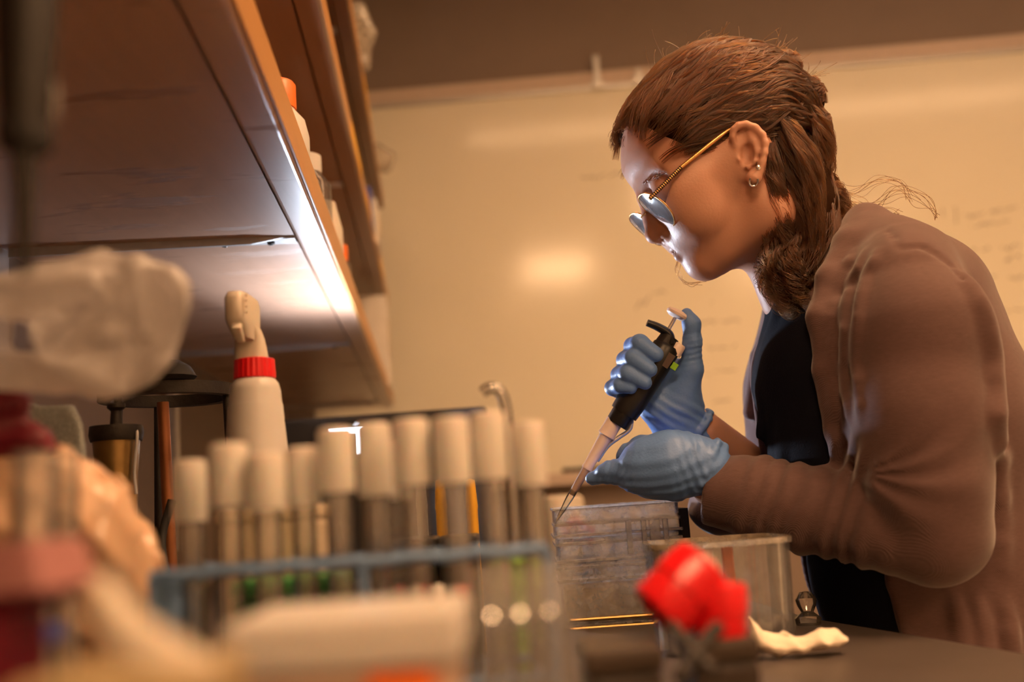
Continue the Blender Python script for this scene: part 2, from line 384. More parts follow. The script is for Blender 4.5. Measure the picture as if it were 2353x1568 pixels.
def N(px, py, lat=0.0):
    """point of the head seen at pixel (px,py), lat px-units from its middle plane toward the camera"""
    c = 0.0
    for _ in range(5):
        t = S(px, py, c) - (HO - HL * lat)
        A = np.array([[HF[0], HU[0]], [HF[1], HU[1]]]); ab = np.linalg.solve(A, t[:2])
        P = HO - HL * lat + HF * ab[0] + HU * ab[1]; c = P[2]
    return P

def smin(a, b, k):
    if k <= 0: return np.minimum(a, b)
    h = np.clip(k - np.abs(a - b), 0, None) / k; return np.minimum(a, b) - h * h * k * .25
def d_cone(X, a, b, ra, rb):
    ba = b - a; l2 = float(ba @ ba)
    px, py, pz = X[0] - a[0], X[1] - a[1], X[2] - a[2]
    if l2 < 1e-9: return np.sqrt(px * px + py * py + pz * pz) - ra
    t = np.clip((px * ba[0] + py * ba[1] + pz * ba[2]) / l2, 0, 1)
    return np.sqrt((px - ba[0] * t) ** 2 + (py - ba[1] * t) ** 2 + (pz - ba[2] * t) ** 2) - (ra + (rb - ra) * t)
def d_ell(X, c, ax, r):
    px, py, pz = X[0] - c[0], X[1] - c[1], X[2] - c[2]
    q = [(px * ax[i][0] + py * ax[i][1] + pz * ax[i][2]) / r[i] for i in range(3)]
    k0 = np.sqrt(q[0] ** 2 + q[1] ** 2 + q[2] ** 2); k1 = np.sqrt((q[0] / r[0]) ** 2 + (q[1] / r[1]) ** 2 + (q[2] / r[2]) ** 2)
    return k0 * (k0 - 1) / (k1 + 1e-9)
def d_poly(x, y, poly):
    poly = np.array(poly, float); n = len(poly); d = np.full(x.shape, 1e9); s = np.ones(x.shape)
    for i in range(n):
        a = poly[i]; b = poly[i - 1]; e = b - a; wx, wy = x - a[0], y - a[1]
        t = np.clip((wx * e[0] + wy * e[1]) / (e @ e), 0, 1); d = np.minimum(d, (wx - e[0] * t) ** 2 + (wy - e[1] * t) ** 2)
        c1 = y >= a[1]; c2 = y < b[1]; c3 = e[0] * wy > e[1] * wx
        flip = (c1 & c2 & c3) | (~c1 & ~c2 & ~c3); s = np.where(flip, -s, s)
    return s * np.sqrt(d)
class Fld:
    def __init__(s, lo, hi, h):
        s.lo = np.array(lo, float); s.h = h; s.n = np.ceil((np.array(hi, float) - s.lo) / h).astype(int) + 1
        s.ax = [(s.lo[i] + np.arange(s.n[i]) * h).astype(np.float32) for i in range(3)]; s.D = np.full(s.n, 200., np.float32)
    def _sub(s, lo, hi):
        i0 = np.clip(np.floor((np.array(lo) - s.lo) / s.h).astype(int), 0, s.n); i1 = np.clip(np.ceil((np.array(hi) - s.lo) / s.h).astype(int) + 1, 0, s.n)
        sl = tuple(slice(a, b) for a, b in zip(i0, i1)); X = (s.ax[0][sl[0]][:, None, None], s.ax[1][sl[1]][None, :, None], s.ax[2][sl[2]][None, None, :])
        return sl, X
    def op(s, fn, lo, hi, k=0., mode='u'):
        m = k + 4 * s.h + 6; sl, X = s._sub(np.array(lo) - m, np.array(hi) + m)
        if any(a.stop <= a.start for a in sl): return s
        d = fn(X); D = s.D[sl]
        s.D[sl] = smin(D, d, k) if mode == 'u' else -smin(-D, d, k); return s
    def cone(s, a, b, ra, rb=None, k=0., mode='u'):
        a = np.array(a, float); b = np.array(b, float); rb = ra if rb is None else rb; r = max(ra, rb)
        return s.op(lambda X: d_cone(X, a, b, ra, rb), np.minimum(a, b) - r, np.maximum(a, b) + r, k, mode)
    def sph(s, a, r, k=0., mode='u'): return s.cone(a, a, r, r, k, mode)
    def chain(s, pts, rs, k=0., mode='u'):
        for i in range(len(pts) - 1): s.cone(pts[i], pts[i + 1], rs[i], rs[i + 1], k, mode)
        return s
    def ell(s, c, ax, r, k=0., mode='u'):
        c = np.array(c, float); R = max(r); return s.op(lambda X: d_ell(X, c, ax, r), c - R, c + R, k, mode)
    def mesh(s):
        D = s.D; ins = D < 0; nx, ny, nz = D.shape
        cnt = np.zeros((nx - 1, ny - 1, nz - 1), np.int8)
        for i in (0, 1):
            for j in (0, 1):
                for k in (0, 1): cnt += ins[i:nx - 1 + i, j:ny - 1 + j, k:nz - 1 + k]
        act = (cnt > 0) & (cnt < 8); idx = np.full(act.shape, -1, np.int64); C = np.argwhere(act); idx[act] = np.arange(len(C))
        acc = np.zeros((len(C), 3)); num = np.zeros(len(C))
        corners = [(i, j, k) for i in (0, 1) for j in (0, 1) for k in (0, 1)]
        for p in corners:
            for a in range(3):
                if p[a]: continue
                q2 = list(p); q2[a] = 1
                d0 = D[C[:, 0] + p[0], C[:, 1] + p[1], C[:, 2] + p[2]]; d1 = D[C[:, 0] + q2[0], C[:, 1] + q2[1], C[:, 2] + q2[2]]
                m = (d0 < 0) != (d1 < 0); t = np.where(m, d0 / np.where(m, d0 - d1, 1), 0)
                v = np.tile(np.array(p, float), (len(C), 1)); v[:, a] = t; acc[m] += v[m]; num[m] += 1
        V = s.lo + (C + acc / num[:, None]) * s.h; Q = []
        for a in range(3):
            sl0 = [slice(None)] * 3; sl1 = [slice(None)] * 3; sl0[a] = slice(0, -1); sl1[a] = slice(1, None)
            ch = ins[tuple(sl0)] != ins[tuple(sl1)]
            b, c = (a + 1) % 3, (a + 2) % 3
            E = np.argwhere(ch); ok = (E[:, b] > 0) & (E[:, c] > 0) & (E[:, b] < D.shape[b] - 1) & (E[:, c] < D.shape[c] - 1); E = E[ok]
            def g(db, dc):
                e = E.copy(); e[:, b] += db; e[:, c] += dc; return idx[e[:, 0], e[:, 1], e[:, 2]]
            qd = np.stack([g(-1, -1), g(0, -1), g(0, 0), g(-1, 0)], 1)
            fl = ~ins[E[:, 0], E[:, 1], E[:, 2]]; qd[fl] = qd[fl][:, ::-1]; Q.append(qd)
        Q = np.vstack(Q); Q = Q[(Q >= 0).all(1)]
        # local frame is left-handed in world (y down, z forward) -> right-handed after to_world; keep winding
        return V, Q
def fast_mesh(name, V, Q):
    me = bpy.data.meshes.new(name); nv = len(V); nf, k = Q.shape
    me.vertices.add(nv); me.vertices.foreach_set('co', np.ascontiguousarray(V, np.float32).ravel())
    me.loops.add(nf * k); me.loops.foreach_set('vertex_index', np.ascontiguousarray(Q, np.int32).ravel())
    me.polygons.add(nf); me.polygons.foreach_set('loop_start', np.arange(0, nf * k, k, dtype=np.int32))
    me.polygons.foreach_set('use_smooth', np.ones(nf, bool)); me.update(calc_edges=True); return me
def relax(V, Q, it=2, f=.5):
    e = np.vstack([Q[:, [0, 1]], Q[:, [1, 2]], Q[:, [2, 3]], Q[:, [3, 0]]]); n = len(V)
    deg = np.bincount(e.ravel(), minlength=n)[:, None]
    for _ in range(it):
        A = np.zeros_like(V)
        for a in range(3): A[:, a] = np.bincount(e[:, 0], V[e[:, 1], a], n) + np.bincount(e[:, 1], V[e[:, 0], a], n)
        V = V + f * (A / np.maximum(deg, 1) - V)
    return V
def strands_curves(name, P, R, off):
    """P (n,k,3) local points, R (n,k) radii -> hair curves"""
    n, k, _ = P.shape; hc = bpy.data.hair_curves.new(name); hc.add_curves([k] * n)
    Wp = (to_world(P.reshape(-1, 3)) - off).astype(np.float32); hc.points.foreach_set('position', Wp.ravel())
    hc.points.foreach_set('radius', (R * PS).astype(np.float32).ravel()); return hc

def skin_mat():
    m = mat('skin', (.51, .27, .19), .46, sss=.12, scale=25, var=.07, bump=.12, bscale=420, spec=.4); return m
SKIN = skin_mat()
def hair_mat(name, col, rough=.32):
    m, t, b = _nt(name); Nn = t.nodes; L = t.links; Nn.remove(b); h = Nn.new('ShaderNodeBsdfHairPrincipled'); h.parametrization = 'COLOR'
    hi = Nn.new('ShaderNodeHairInfo'); mx = Nn.new('ShaderNodeMix'); mx.data_type = 'RGBA'
    mx.inputs[6].default_value = tuple(c * .55 for c in col) + (1,); mx.inputs[7].default_value = tuple(c * 1.6 for c in col) + (1,)
    L.new(hi.outputs['Random'], mx.inputs[0]); L.new(mx.outputs[2], h.inputs['Color'])
    h.inputs['Roughness'].default_value = rough; h.inputs['Radial Roughness'].default_value = .4; h.inputs['IOR'].default_value = 1.5
    L.new(h.outputs[0], Nn['Material Output'].inputs[0]); return m
HAIR = hair_mat('brown_hair', (.026, .0068, .0011), .30)
HAIRC = mat('brown_hair_base', (.020, .008, .003), .9, scale=60, var=.3, spec=.05)
def knit(name, col, s=900., bs=.22):
    m, t, b = _nt(name); Nn = t.nodes; L = t.links
    tc = Nn.new('ShaderNodeTexCoord'); nz = Nn.new('ShaderNodeTexNoise'); nz.inputs['Scale'].default_value = 160; nz.inputs['Detail'].default_value = 5
    mp = Nn.new('ShaderNodeMapping'); mp.inputs['Scale'].default_value = (1, 1, 3.2); mp.inputs['Rotation'].default_value = (0, .25, 0); L.new(tc.outputs['Object'], mp.inputs[0])
    L.new(mp.outputs[0], nz.inputs['Vector'])
    mx = Nn.new('ShaderNodeMix'); mx.data_type = 'RGBA'; mx.inputs[6].default_value = tuple(c * .8 for c in col) + (1,); mx.inputs[7].default_value = tuple(c * 1.22 for c in col) + (1,)
    L.new(nz.outputs['Fac'], mx.inputs[0]); L.new(mx.outputs[2], b.inputs['Base Color'])
    wv = Nn.new('ShaderNodeTexWave'); wv.inputs['Scale'].default_value = s / 2.2; wv.inputs['Distortion'].default_value = 1.5; wv.inputs['Detail'].default_value = 2; wv.bands_direction = 'DIAGONAL'
    L.new(tc.outputs['Object'], wv.inputs['Vector'])
    ad = Nn.new('ShaderNodeMath'); ad.operation = 'ADD'; L.new(wv.outputs['Fac'], ad.inputs[0]); L.new(nz.outputs['Fac'], ad.inputs[1])
    bp = Nn.new('ShaderNodeBump'); bp.inputs['Strength'].default_value = bs; bp.inputs['Distance'].default_value = .0012; L.new(ad.outputs[0], bp.inputs['Height']); L.new(bp.outputs[0], b.inputs['Normal'])
    b.inputs['Roughness'].default_value = .9; b.inputs['Sheen Weight'].default_value = .35; b.inputs['Sheen Roughness'].default_value = .4; b.inputs['Specular IOR Level'].default_value = .2
    return m
CARD = knit('taupe_knit', (.118, .069, .064))
SHIRT = mat('navy_cotton', (.0045, .005, .010), .9, scale=60, var=.2, bump=.3, bscale=500, spec=.15)
GLOVE = mat('blue_nitrile', (.12, .24, .56), .42, scale=40, var=.08, bump=.18, bscale=380, spec=.45)
JEANS = mat('olive_twill', (.085, .065, .04), .85, scale=90, var=.25, bump=.3, bscale=600)

# ---- head, neck -----------------------------------------------------
HAX = [HF, -HL, HU]
CR_C = N(1657, 288, 0); CR_AX = [nrm(.9 * HF + .42 * HU), -HL, nrm(np.cross(nrm(.9 * HF + .42 * HU), HL))]; CR_R = (205., 150., 180.)
fh = Fld((1385, 60, -230), (1990, 800, 240), 3.4)
fh.ell(CR_C, CR_AX, CR_R)
for sg in (1, -1):
    fh.sph(N(1535, 345, 0) - HL * sg * 40, 98, k=70)                                # forehead
    fh.cone(N(1565, 470, 0) - HL * sg * 55, N(1600, 500, 0) - HL * sg * 50, 80, 84, k=45)   # cheeks, upper jaw
    fh.cone(N(1620, 597, 0) - HL * sg * 16, N(1742, 515, 0) - HL * sg * 88, 34, 52, k=40)   # jaw line
    fh.cone(N(1742, 515, 0) - HL * sg * 84, N(1680, 400, 0) - HL * sg * 95, 52, 62, k=45)   # ramus
    fh.cone(N(1600, 440, 0) - HL * sg * 88, N(1680, 400, 0) - HL * sg * 105, 48, 48, k=45)  # cheek bone
fh.cone(N(1640, 560, 0), N(1700, 520, 0), 62, 80, k=45)                               # floor of the mouth
fh.sph(N(1614, 606, 0), 33, k=22)                                                    # chin
fh.sph(N(1580, 545, 0), 46, k=30)                                                    # mouth barrel
for sg in (1, -1):
    fh.sph(N(1503, 462, 0) - HL * sg * 66, 40, k=26, mode='s')                        # eye sockets
    fh.sph(N(1519, 452, 0) - HL * sg * 62, 31, k=8)                                   # eyeball under the lowered lid
    fh.cone(N(1484, 432, 0) - HL * sg * 18, N(1512, 408, 0) - HL * sg * 92, 15, 15, k=26)   # brow ridge
fh.chain([N(1480, 459, 0), N(1499, 503, 0), N(1503, 537, 0)], [13, 15, 19], k=26)     # nose
fh.sph(N(1503, 541, 0), 18.5, k=10)
for sg in (1, -1):
    fh.sph(N(1525, 541, 0) - HL * sg * 22, 15, k=12)
    fh.sph(N(1519, 556, 0) - HL * sg * 11, 6.5, k=5, mode='s')
# lips, parted line
for dl in (-1, 1):
    fh.cone(N(1551, 571, 0), N(1572, 561, 0) - HL * dl * 38, 10.5, 5, k=7); fh.cone(N(1562, 588, 0), N(1580, 574, 0) - HL * dl * 36, 12, 6, k=7)
    fh.cone(N(1547, 581, 0), N(1571, 568, 0) - HL * dl * 44, 3.4, 2.4, k=3, mode='s')
# neck
fh.cone(N(1785, 455, 0), S(1885, 690, 30), 104, 100, k=30)
fh.cone(N(1740, 560, 0), S(1800, 690, 20), 40, 50, k=45)
# near ear
def ear(sg):
    E = lambda x, y, l: (lambda p: p if sg > 0 else p + 2 * HL * np.dot(HO - p, HL))(N(x, y, l))
    fh.ell(E(1722, 352, 158), [nrm(E(1722, 300, 158) - E(1728, 420, 158)), nrm(-HL * sg + .35 * HF), nrm(E(1760, 350, 158) - E(1690, 350, 158))], (62, 11, 38), k=8)
    o = [(1703, 352, 152), (1690, 335, 160), (1683, 314, 168), (1686, 298, 172), (1697, 289, 175), (1714, 286, 177), (1735, 294, 178), (1752, 310, 180), (1759, 330, 181), (1757, 352, 180), (1751, 374, 176), (1744, 394, 170), (1736, 410, 166)]
    fh.chain([E(*p) for p in o], [6, 6.5, 7, 7.5, 8, 8, 8, 7.5, 7.5, 7, 7.5, 9, 12], k=5)
    fh.chain([E(1717, 312, 168), E(1733, 328, 170), E(1738, 348, 170), E(1731, 370, 166), E(1719, 384, 164)], [5, 6, 6.5, 6.5, 6], k=7)
    fh.sph(E(1731, 411, 162), 16, k=8); fh.sph(E(1703, 366, 160), 8, k=6)
    fh.ell(E(1716, 354, 166), [nrm(E(1722, 300, 158) - E(1728, 420, 158)), -HL * sg, nrm(E(1760, 350, 158) - E(1690, 350, 158))], (24, 14, 14), k=8, mode='s')
    fh.ell(E(1706, 318, 174), [nrm(E(1700, 300, 158) - E(1710, 340, 158)), -HL * sg, nrm(E(1760, 350, 158) - E(1690, 350, 158))], (20, 9, 13), k=6, mode='s')
ear(1); ear(-1)
Vh, Qh = fh.mesh(); Vh = relax(Vh, Qh, 2, .4)

# ---- body: torso, arms, legs (skin under the clothes) -----------------
def body_prims(f, g=0.0, k=60):
    """torso in local px-units grown by g"""
    def pr(px, py, c, r): return S(px, py, c), r * (F + c) / F + g
    def rc(p, q):
        (a, ra), (b, rb) = pr(*p), pr(*q); f.cone(a, b, ra, rb, k=k)
    for sg in (-1, 1):
        rc((2075, 720, 20 + 110 * sg), (2120, 960, 20 + 110 * sg), (182), ) if False else None
        rc((2085, 715, 15 + 95 * sg, 178), (2150, 960, 20 + 120 * sg, 205))
        rc((1985, 830, 20 + 110 * sg, 205), (2040, 1080, 20 + 110 * sg, 215))
        rc((2150, 960, 20 + 120 * sg, 200), (2190, 1260, 20 + 110 * sg, 205))
        rc((2040, 1080, 20 + 105 * sg, 205), (2070, 1300, 20 + 95 * sg, 200))
        rc((2190, 1260, 20 + 110 * sg, 205), (2215, 1560, 20 + 130 * sg, 225))
        rc((2070, 1300, 20 + 95 * sg, 195), (2120, 1560, 20 + 120 * sg, 205))
    rc((2000, 700, 15, 120), (1935, 770, 20, 120))
    for sg in (-1, 1): rc((1900, 870, 20 + 70 * sg, 160), (1930, 1050, 20 + 80 * sg, 165))
NEAR_SH = (2108, 648, -285); NEAR_EL = (2140, 1215, -350); NEAR_WR = (1640, 1112, -120)
FAR_SH = (1872, 670, 350); FAR_EL = (1830, 1180, 300); FAR_WR = (1612, 985, 70)
fb = Fld((1560, 640, -520), (2560, 1700, 560), 11.)
body_prims(fb, -26)
for q, r in (((NEAR_SH, NEAR_EL), (60, 76)), ((NEAR_EL, NEAR_WR), (78, 52)), ((FAR_SH, FAR_EL), (95, 80)), ((FAR_EL, FAR_WR), (80, 46))):
    fb.cone(S(*q[0]), S(*q[1]), r[0], r[1], k=30)
Vb, Qb = fb.mesh()
# legs down to the floor, in world metres -> local
hipw = to_world(S(2190, 1560, 20))
def leg_pts(dy):
    h = hipw + np.array([0, dy, 0]); return [h, np.array([h[0] - .03, h[1], .50]), np.array([h[0] + .02, h[1], .10])]
fl = Fld(to_local(hipw + [0, 0, 0]) - [420, 80, 420], to_local(np.array([hipw[0], hipw[1], 0])) + [420, 60, 420], 14.)
fs = Fld(fl.lo, fl.lo + fl.n * fl.h, 14.)
fk = Fld(to_local(np.array([hipw[0] - .1, hipw[1], .1])) - [400, 200, 420], to_local(np.array([hipw[0], hipw[1], 0])) + [300, 120, 420], 9.)
for dy in (-.085, .085):
    P = [to_local(p) for p in leg_pts(dy)]
    fl.chain(P, [190, 125, 75], k=20); fs.chain(P, [200, 145, 110], k=20)
    a, b = to_local(P_ := np.array([hipw[0] + .05, hipw[1] + dy, .045])), to_local(np.array([hipw[0] - .15, hipw[1] + dy, .032]))
    fk.cone(a, b, 85, 66, k=20); fk.cone(a, to_local(np.array([hipw[0] + .02, hipw[1] + dy, .12])), 80, 85, k=20)
Vl, Ql = fl.mesh()
Vall = np.vstack([Vh, Vb, Vl]); Qall = np.vstack([Qh, Qb + len(Vh), Ql + len(Vh) + len(Vb)])
pme = fast_mesh('person', to_world(Vall) - np.array([hipw[0], hipw[1], 0]), Qall)
person = link('person', pme, SKIN); person.location = (hipw[0], hipw[1], 0)
tag(person, 'person in taupe cardigan, blue gloves and glasses leaning over the bench with a pipette', 'person')
def biggest(V, Q):
    n = len(V); lab = np.arange(n); e = np.vstack([Q[:, [0, 1]], Q[:, [1, 2]], Q[:, [2, 3]]])
    while True:
        m = np.minimum(lab[e[:, 0]], lab[e[:, 1]]); new = lab.copy(); np.minimum.at(new, e[:, 0], m); np.minimum.at(new, e[:, 1], m); np.minimum.at(new, lab[e[:, 0]], m); np.minimum.at(new, lab[e[:, 1]], m)
        new = new[new]; new = new[new]
        if (new == lab).all(): break
        lab = new
    keep = lab == np.argmax(np.bincount(lab)); idx = np.cumsum(keep) - 1; return V[keep], idx[Q[keep[Q[:, 0]]]]
def pchild(name, V, Q, m, kind=None, parent=None):
    if name in ('shirt', 'cardigan', 'hair', 'left_glove', 'right_glove'): V, Q = biggest(V, Q)
    me = fast_mesh(name, to_world(V) - np.array(person.location), Q); return link(name, me, m, parent or person, kind)
def pstr(name, P, R, m, sides=3):
    return link(name, strands_curves(name, P, R, np.array(person.location)), m, person)
pchild('trousers', *fs.mesh(), JEANS)
pchild('shoes', *fk.mesh(), MT['blackm'])

# ---- shirt ----------------------------------------------------------
def wob(X, f1, f2, f3, ph): return np.sin(X[0] * f1 + X[1] * f2 + X[2] * f3 + ph)
ft = Fld((1640, 640, -420), (2460, 1640, 420), 7.)
body_prims(ft, -6, k=60)
ft.cone(S(1868, 705, 25), S(1900, 860, 20), 110, 170, k=40)
for a, b, r in (((1800, 700, -40), (1760, 900, -20), 16), ((1830, 720, -90), (1790, 960, -80), 15), ((1800, 760, -60), (1745, 1000, -30), 14), ((1850, 760, -130), (1800, 1060, -120), 14)):
    ft.cone(S(*a), S(*b), r, r * .7, k=26)
# keep the shirt inside torso above the trouser waist
ft.sph(N(1770, 520, 0), 96, k=18, mode='s')
Vt, Qt = ft.mesh(); pchild('shirt', relax(Vt, Qt, 2), Qt, SHIRT)

# ---- cardigan -------------------------------------------------------
fc = Fld((1560, 460, -520), (2560, 1720, 540), 6.)
body_prims(fc, 12, k=50)
# opening that shows the shirt: extruded through the depth
pn = [(1853, 640), (1862, 720), (1880, 850), (1905, 1000), (1938, 1110), (1990, 1210), (2010, 1330), (2060, 1500), (2110, 1720)]
pf = [(1500, 1720), (1500, 1330), (1690, 1080), (1703, 1040), (1711, 950), (1726, 820), (1764, 690), (1770, 600)]
PN = np.array([S(x, y, -190)[:2] for x, y in pn])
def open_carve(X):
    xn = np.interp(X[1], PN[:, 1], PN[:, 0]); return np.maximum((X[0] - xn) * .97, X[2] - 95 - np.clip((X[1] - 1000) * .3, 0, 150))
fc.op(open_carve, (1400, 440, -540), (2150, 1760, 300), 6, 's')
fc.cone(N(1785, 455, 0), S(1880, 720, 30), 112, 128, k=14, mode='s')
# collar band along the near opening edge, back of the neck
fc.chain([S(1985, 508, -40), S(1945, 560, -130), S(1905, 640, -185), S(1882, 730, -215), S(1892, 850, -228), S(1918, 1000, -235), S(1950, 1110, -230)], [30, 26, 24, 22, 20, 20, 18], k=22)
fc.chain([S(1985, 508, -40), S(1960, 520, 60), S(1900, 590, 180), S(1790, 690, 240), S(1742, 820, 255), S(1722, 950, 250)], [30, 28, 24, 20, 18, 18], k=20)
fc.cone(S(2010, 560, -60), S(2075, 610, -190), 70, 95, k=60)
def arm(f, P, rs, k): f.chain([S(*p) for p in P], [r * (F + p[2]) / F for p, r in zip(P, rs)], k=k)
arm(fc, [(2085, 655, -250), (2108, 760, -290), (2112, 950, -325), (2122, 1120, -345), (2145, 1215, -350)], [118, 150, 150, 140, 122], 40)
arm(fc, [(2145, 1222, -350), (2020, 1195, -300), (1860, 1172, -225), (1740, 1145, -165), (1650, 1128, -125)], [124, 112, 100, 96, 84], 16)
arm(fc, [(1872, 690, 330), (1850, 900, 330), (1826, 1150, 300)], [112, 132, 112], 40)
arm(fc, [(1826, 1160, 300), (1700, 1150, 190), (1655, 1150, 150)], [100, 84, 80], 20)
# cuffs: open sleeve ends
fc.cone(S(1640, 1120, -120), S(1560, 1080, -90), 60, 80, k=6, mode='s')
fc.op(lambda X: -((X[0] - S(1625, 1090, -120)[0]) * .93 + (X[1] - S(1625, 1090, -120)[1]) * .10 + (X[2] + 120) * -.30) * -1., (1500, 960, -260), (1690, 1270, 30), 4, 's')
fc.op(lambda X: (X[0] - S(1596, 1150, 140)[0]) * .9 + (X[1] - S(1596, 1150, 140)[1]) * .42, (1480, 960, 32), (1690, 1290, 300), 4, 's')
# folds: soft ridges laid on the surface
def surf(px, py, c0=-515, c1=500):
    cs = np.arange(c0, c1, 4.); k = (F + cs) / F; P = np.stack([W / 2 + (px - W / 2) * k, H / 2 + (py - H / 2) * k, cs], 1)
    I = np.clip(np.round((P - fc.lo) / fc.h).astype(int), 0, fc.n - 1); d = D_ref[I[:, 0], I[:, 1], I[:, 2]]; w = np.argmax(d < 0)
    return cs[w] if d[w] < 0 else None
def ridge(pts, r, k=18, mode='u', sink=.35):
    P2 = spline([(x, y, 0) for x, y in pts], 5)[:, :2]; P = []
    for x, y in P2:
        c = surf(x, y)
        if c is not None and (not P or abs(c - P[-1][2]) < 90): P.append(S(x, y, c + r * sink))
    if len(P) < 3: return
    n = len(P); f = np.sin(np.linspace(.12, math.pi - .12, n)); fc.chain(P, list(r * (.35 + .65 * f)), k=k, mode=mode)
D_ref = fc.D.copy()
sl, X = fc._sub((1560, 900, -520), (2300, 1420, 40))                                # creases fan out from the bend of the elbow, rings run round the forearm
c0_ = S(1978, 1085, -380); da, db = X[0] - c0_[0], X[1] - c0_[1]; rr_ = np.sqrt(da * da + db * db); tt_ = np.arctan2(db, da)
fan = np.sin(11 * tt_ + .018 * rr_ + 1.2 * np.sin(2.3 * tt_ + 1)) * np.clip(rr_ / 40, 0, 1) * np.exp(-(rr_ / 150.) ** 2) * 5.5 * np.clip((-230 - X[2]) / 60, 0, 1) * np.clip((tt_ + 1.1) / .4, 0, 1) * np.clip((1.75 - tt_) / .4, 0, 1)
w0, w1 = S(1650, 1128, -125), S(2060, 1205, -320); wd_ = w1 - w0; lw = np.linalg.norm(wd_); wd_ = wd_ / lw
t_ = (X[0] - w0[0]) * wd_[0] + (X[1] - w0[1]) * wd_[1] + (X[2] - w0[2]) * wd_[2]; q_ = X[1] - (w0[1] + wd_[1] * t_)
ring = np.sin(t_ * .145 + q_ * .022 + 1.1 * np.sin(t_ * .041 + 1) + .5 * np.sin(q_ * .05)) * 5.4 * np.clip((t_ - 15) / 60, 0, 1) * np.clip((lw + 20 - t_) / 80, 0, 1) * (.55 + .45 * np.clip(t_ / lw, 0, 1)) * np.clip((30 - X[2]) / 60, 0, 1) * np.clip((170 - np.abs(q_)) / 40, 0, 1)
fc.D[sl] += (fan + ring).astype(np.float32)
D_ref = fc.D.copy()
for x0 in (1925, 1952, 1980):                                                    # long folds from shoulder down the front panel
    ridge([(x0 + 35, 585), (x0 + 2, 680), (x0 - 8, 820), (x0 - 2, 960)], 10, 18, sink=.5)
ridge([(2215, 640), (2262, 740), (2282, 900), (2290, 1050), (2300, 1300)], 14, 28, sink=.5)
for x0 in (2190, 2240, 2300): ridge([(x0, 1370), (x0 + 18, 1450), (x0 + 30, 1560)], 11, 20, sink=.5)
# seams
ridge([(2028, 520), (2052, 540), (2068, 575)], 4.5, 5, 's', -.4)
ridge([(2060, 572), (2120, 568), (2175, 600), (2215, 650)], 5, 5, 's', -.4)
Xs = fc.ax; fc.D += (2.2 * np.sin(Xs[0] * .021 + 1)[:, None, None] * np.sin(Xs[1] * .033)[None, :, None] * np.sin(Xs[2] * .027 + 2)[None, None, :]).astype(np.float32)
Vc, Qc = fc.mesh(); pchild('cardigan', relax(Vc, Qc, 2), Qc, CARD)

# ---- gloves ---------------------------------------------------------
fr = Fld((1375, 690, -110), (1660, 1040, 200), 2.6)
def fg(f, P, rs, k=6): f.chain([S(*p) for p in P], rs, k=k)
fg(fr, [(1520, 845, 62), (1478, 810, 66), (1455, 796, 20), (1470, 790, -26), (1508, 815, -40)], [24, 22, 21, 21, 17], 7)
fg(fr, [(1515, 880, 64), (1455, 850, 68), (1438, 828, 20), (1455, 824, -30), (1494, 850, -42)], [24, 22, 21, 20.5, 16.5], 7)
fg(fr, [(1510, 910, 62), (1445, 880, 64), (1424, 862, 18), (1442, 858, -28), (1482, 880, -40)], [23, 21, 20, 19.5, 16], 7)
fg(fr, [(1510, 940, 58), (1440, 908, 56), (1408, 892, 16), (1425, 886, -18), (1450, 892, -30)], [21, 19, 18, 17, 14], 7)
fg(fr, [(1535, 870, 66), (1530, 940, 56), (1552, 985, 62)], [40, 46, 42], 34)
fg(fr, [(1575, 860, 44), (1572, 940, 52), (1590, 985, 64)], [34, 40, 36], 30)
fg(fr, [(1560, 930, 40), (1588, 850, 20), (1591, 785, 10), (1589, 745, 6), (1578, 722, 4)], [44, 27, 20.5, 19.5, 14], 12)
fg(fr, [(1548, 975, 58), (1600, 1000, 66)], [50, 44], 20)
# flared rolled cuff
th = np.linspace(0, 2 * math.pi, 19); axw = nrm(S(1620, 1005, 72) - S(1560, 950, 60)); e1_ = nrm(np.cross(axw, [0, 0, 1.])); e2_ = np.cross(axw, e1_); cc = S(1596, 982, 64)
fr.chain([cc + (e1_ * math.cos(t) + e2_ * math.sin(t)) * (47 + 3 * math.sin(3 * t)) for t in th], [7] * 19, k=8)
sl, X = fr._sub(fr.lo, fr.lo + fr.n * fr.h)
dsp = 1.5 * np.sin(X[0] * .16 - X[1] * .26 + .8 * np.sin(X[0] * .05)) * np.exp(-((X[1] - 955) / 36.) ** 2) + .8 * np.sin(X[1] * .5 + X[0] * .1) * np.exp(-((X[1] - 810) / 36.) ** 2) * np.clip((X[0] - 1560) / 10, 0, 1)
fr.D += dsp.astype(np.float32)
Vg, Qg = fr.mesh()
pchild('right_glove', relax(Vg, Qg, 1, .4), Qg, GLOVE)
fq = Fld((1320, 960, -240), (1710, 1180, 90), 2.8)
fg(fq, [(1600, 1062, -132), (1545, 1066, -120), (1490, 1070, -110)], [56, 68, 62], 30)
fg(fq, [(1550, 1100, -120), (1490, 1098, -105)], [44, 40], 24)
fg(fq, [(1500, 1086, -118), (1450, 1087, -104), (1404, 1086, -78), (1362, 1100, -50)], [46, 33, 22.5, 16], 20)          # index
fg(fq, [(1520, 1040, -95), (1475, 1030, -70), (1442, 1040, -52), (1428, 1052, -44)], [38, 26, 19, 14], 12)            # thumb
for i, (y, c) in enumerate(((1095, -70), (1104, -45), (1106, -20))):                                              # curled fingers on the far side
    fg(fq, [(1500, y, c - 30), (1452 + 8 * i, y + 2, c - 5), (1440 + 10 * i, y + 4, c + 22), (1470 + 8 * i, y + 4, c + 36), (1500, y, c + 26)], [26, 22, 19, 18, 15], 8)
axw = nrm(S(1650, 1110, -140) - S(1540, 1060, -120)); e1_ = nrm(np.cross(axw, [0, 0, 1.])); e2_ = np.cross(axw, e1_); cc = S(1622, 1076, -130)
fg(fq, [(1590, 1064, -128), (1622, 1078, -132)], [58, 60], 14)
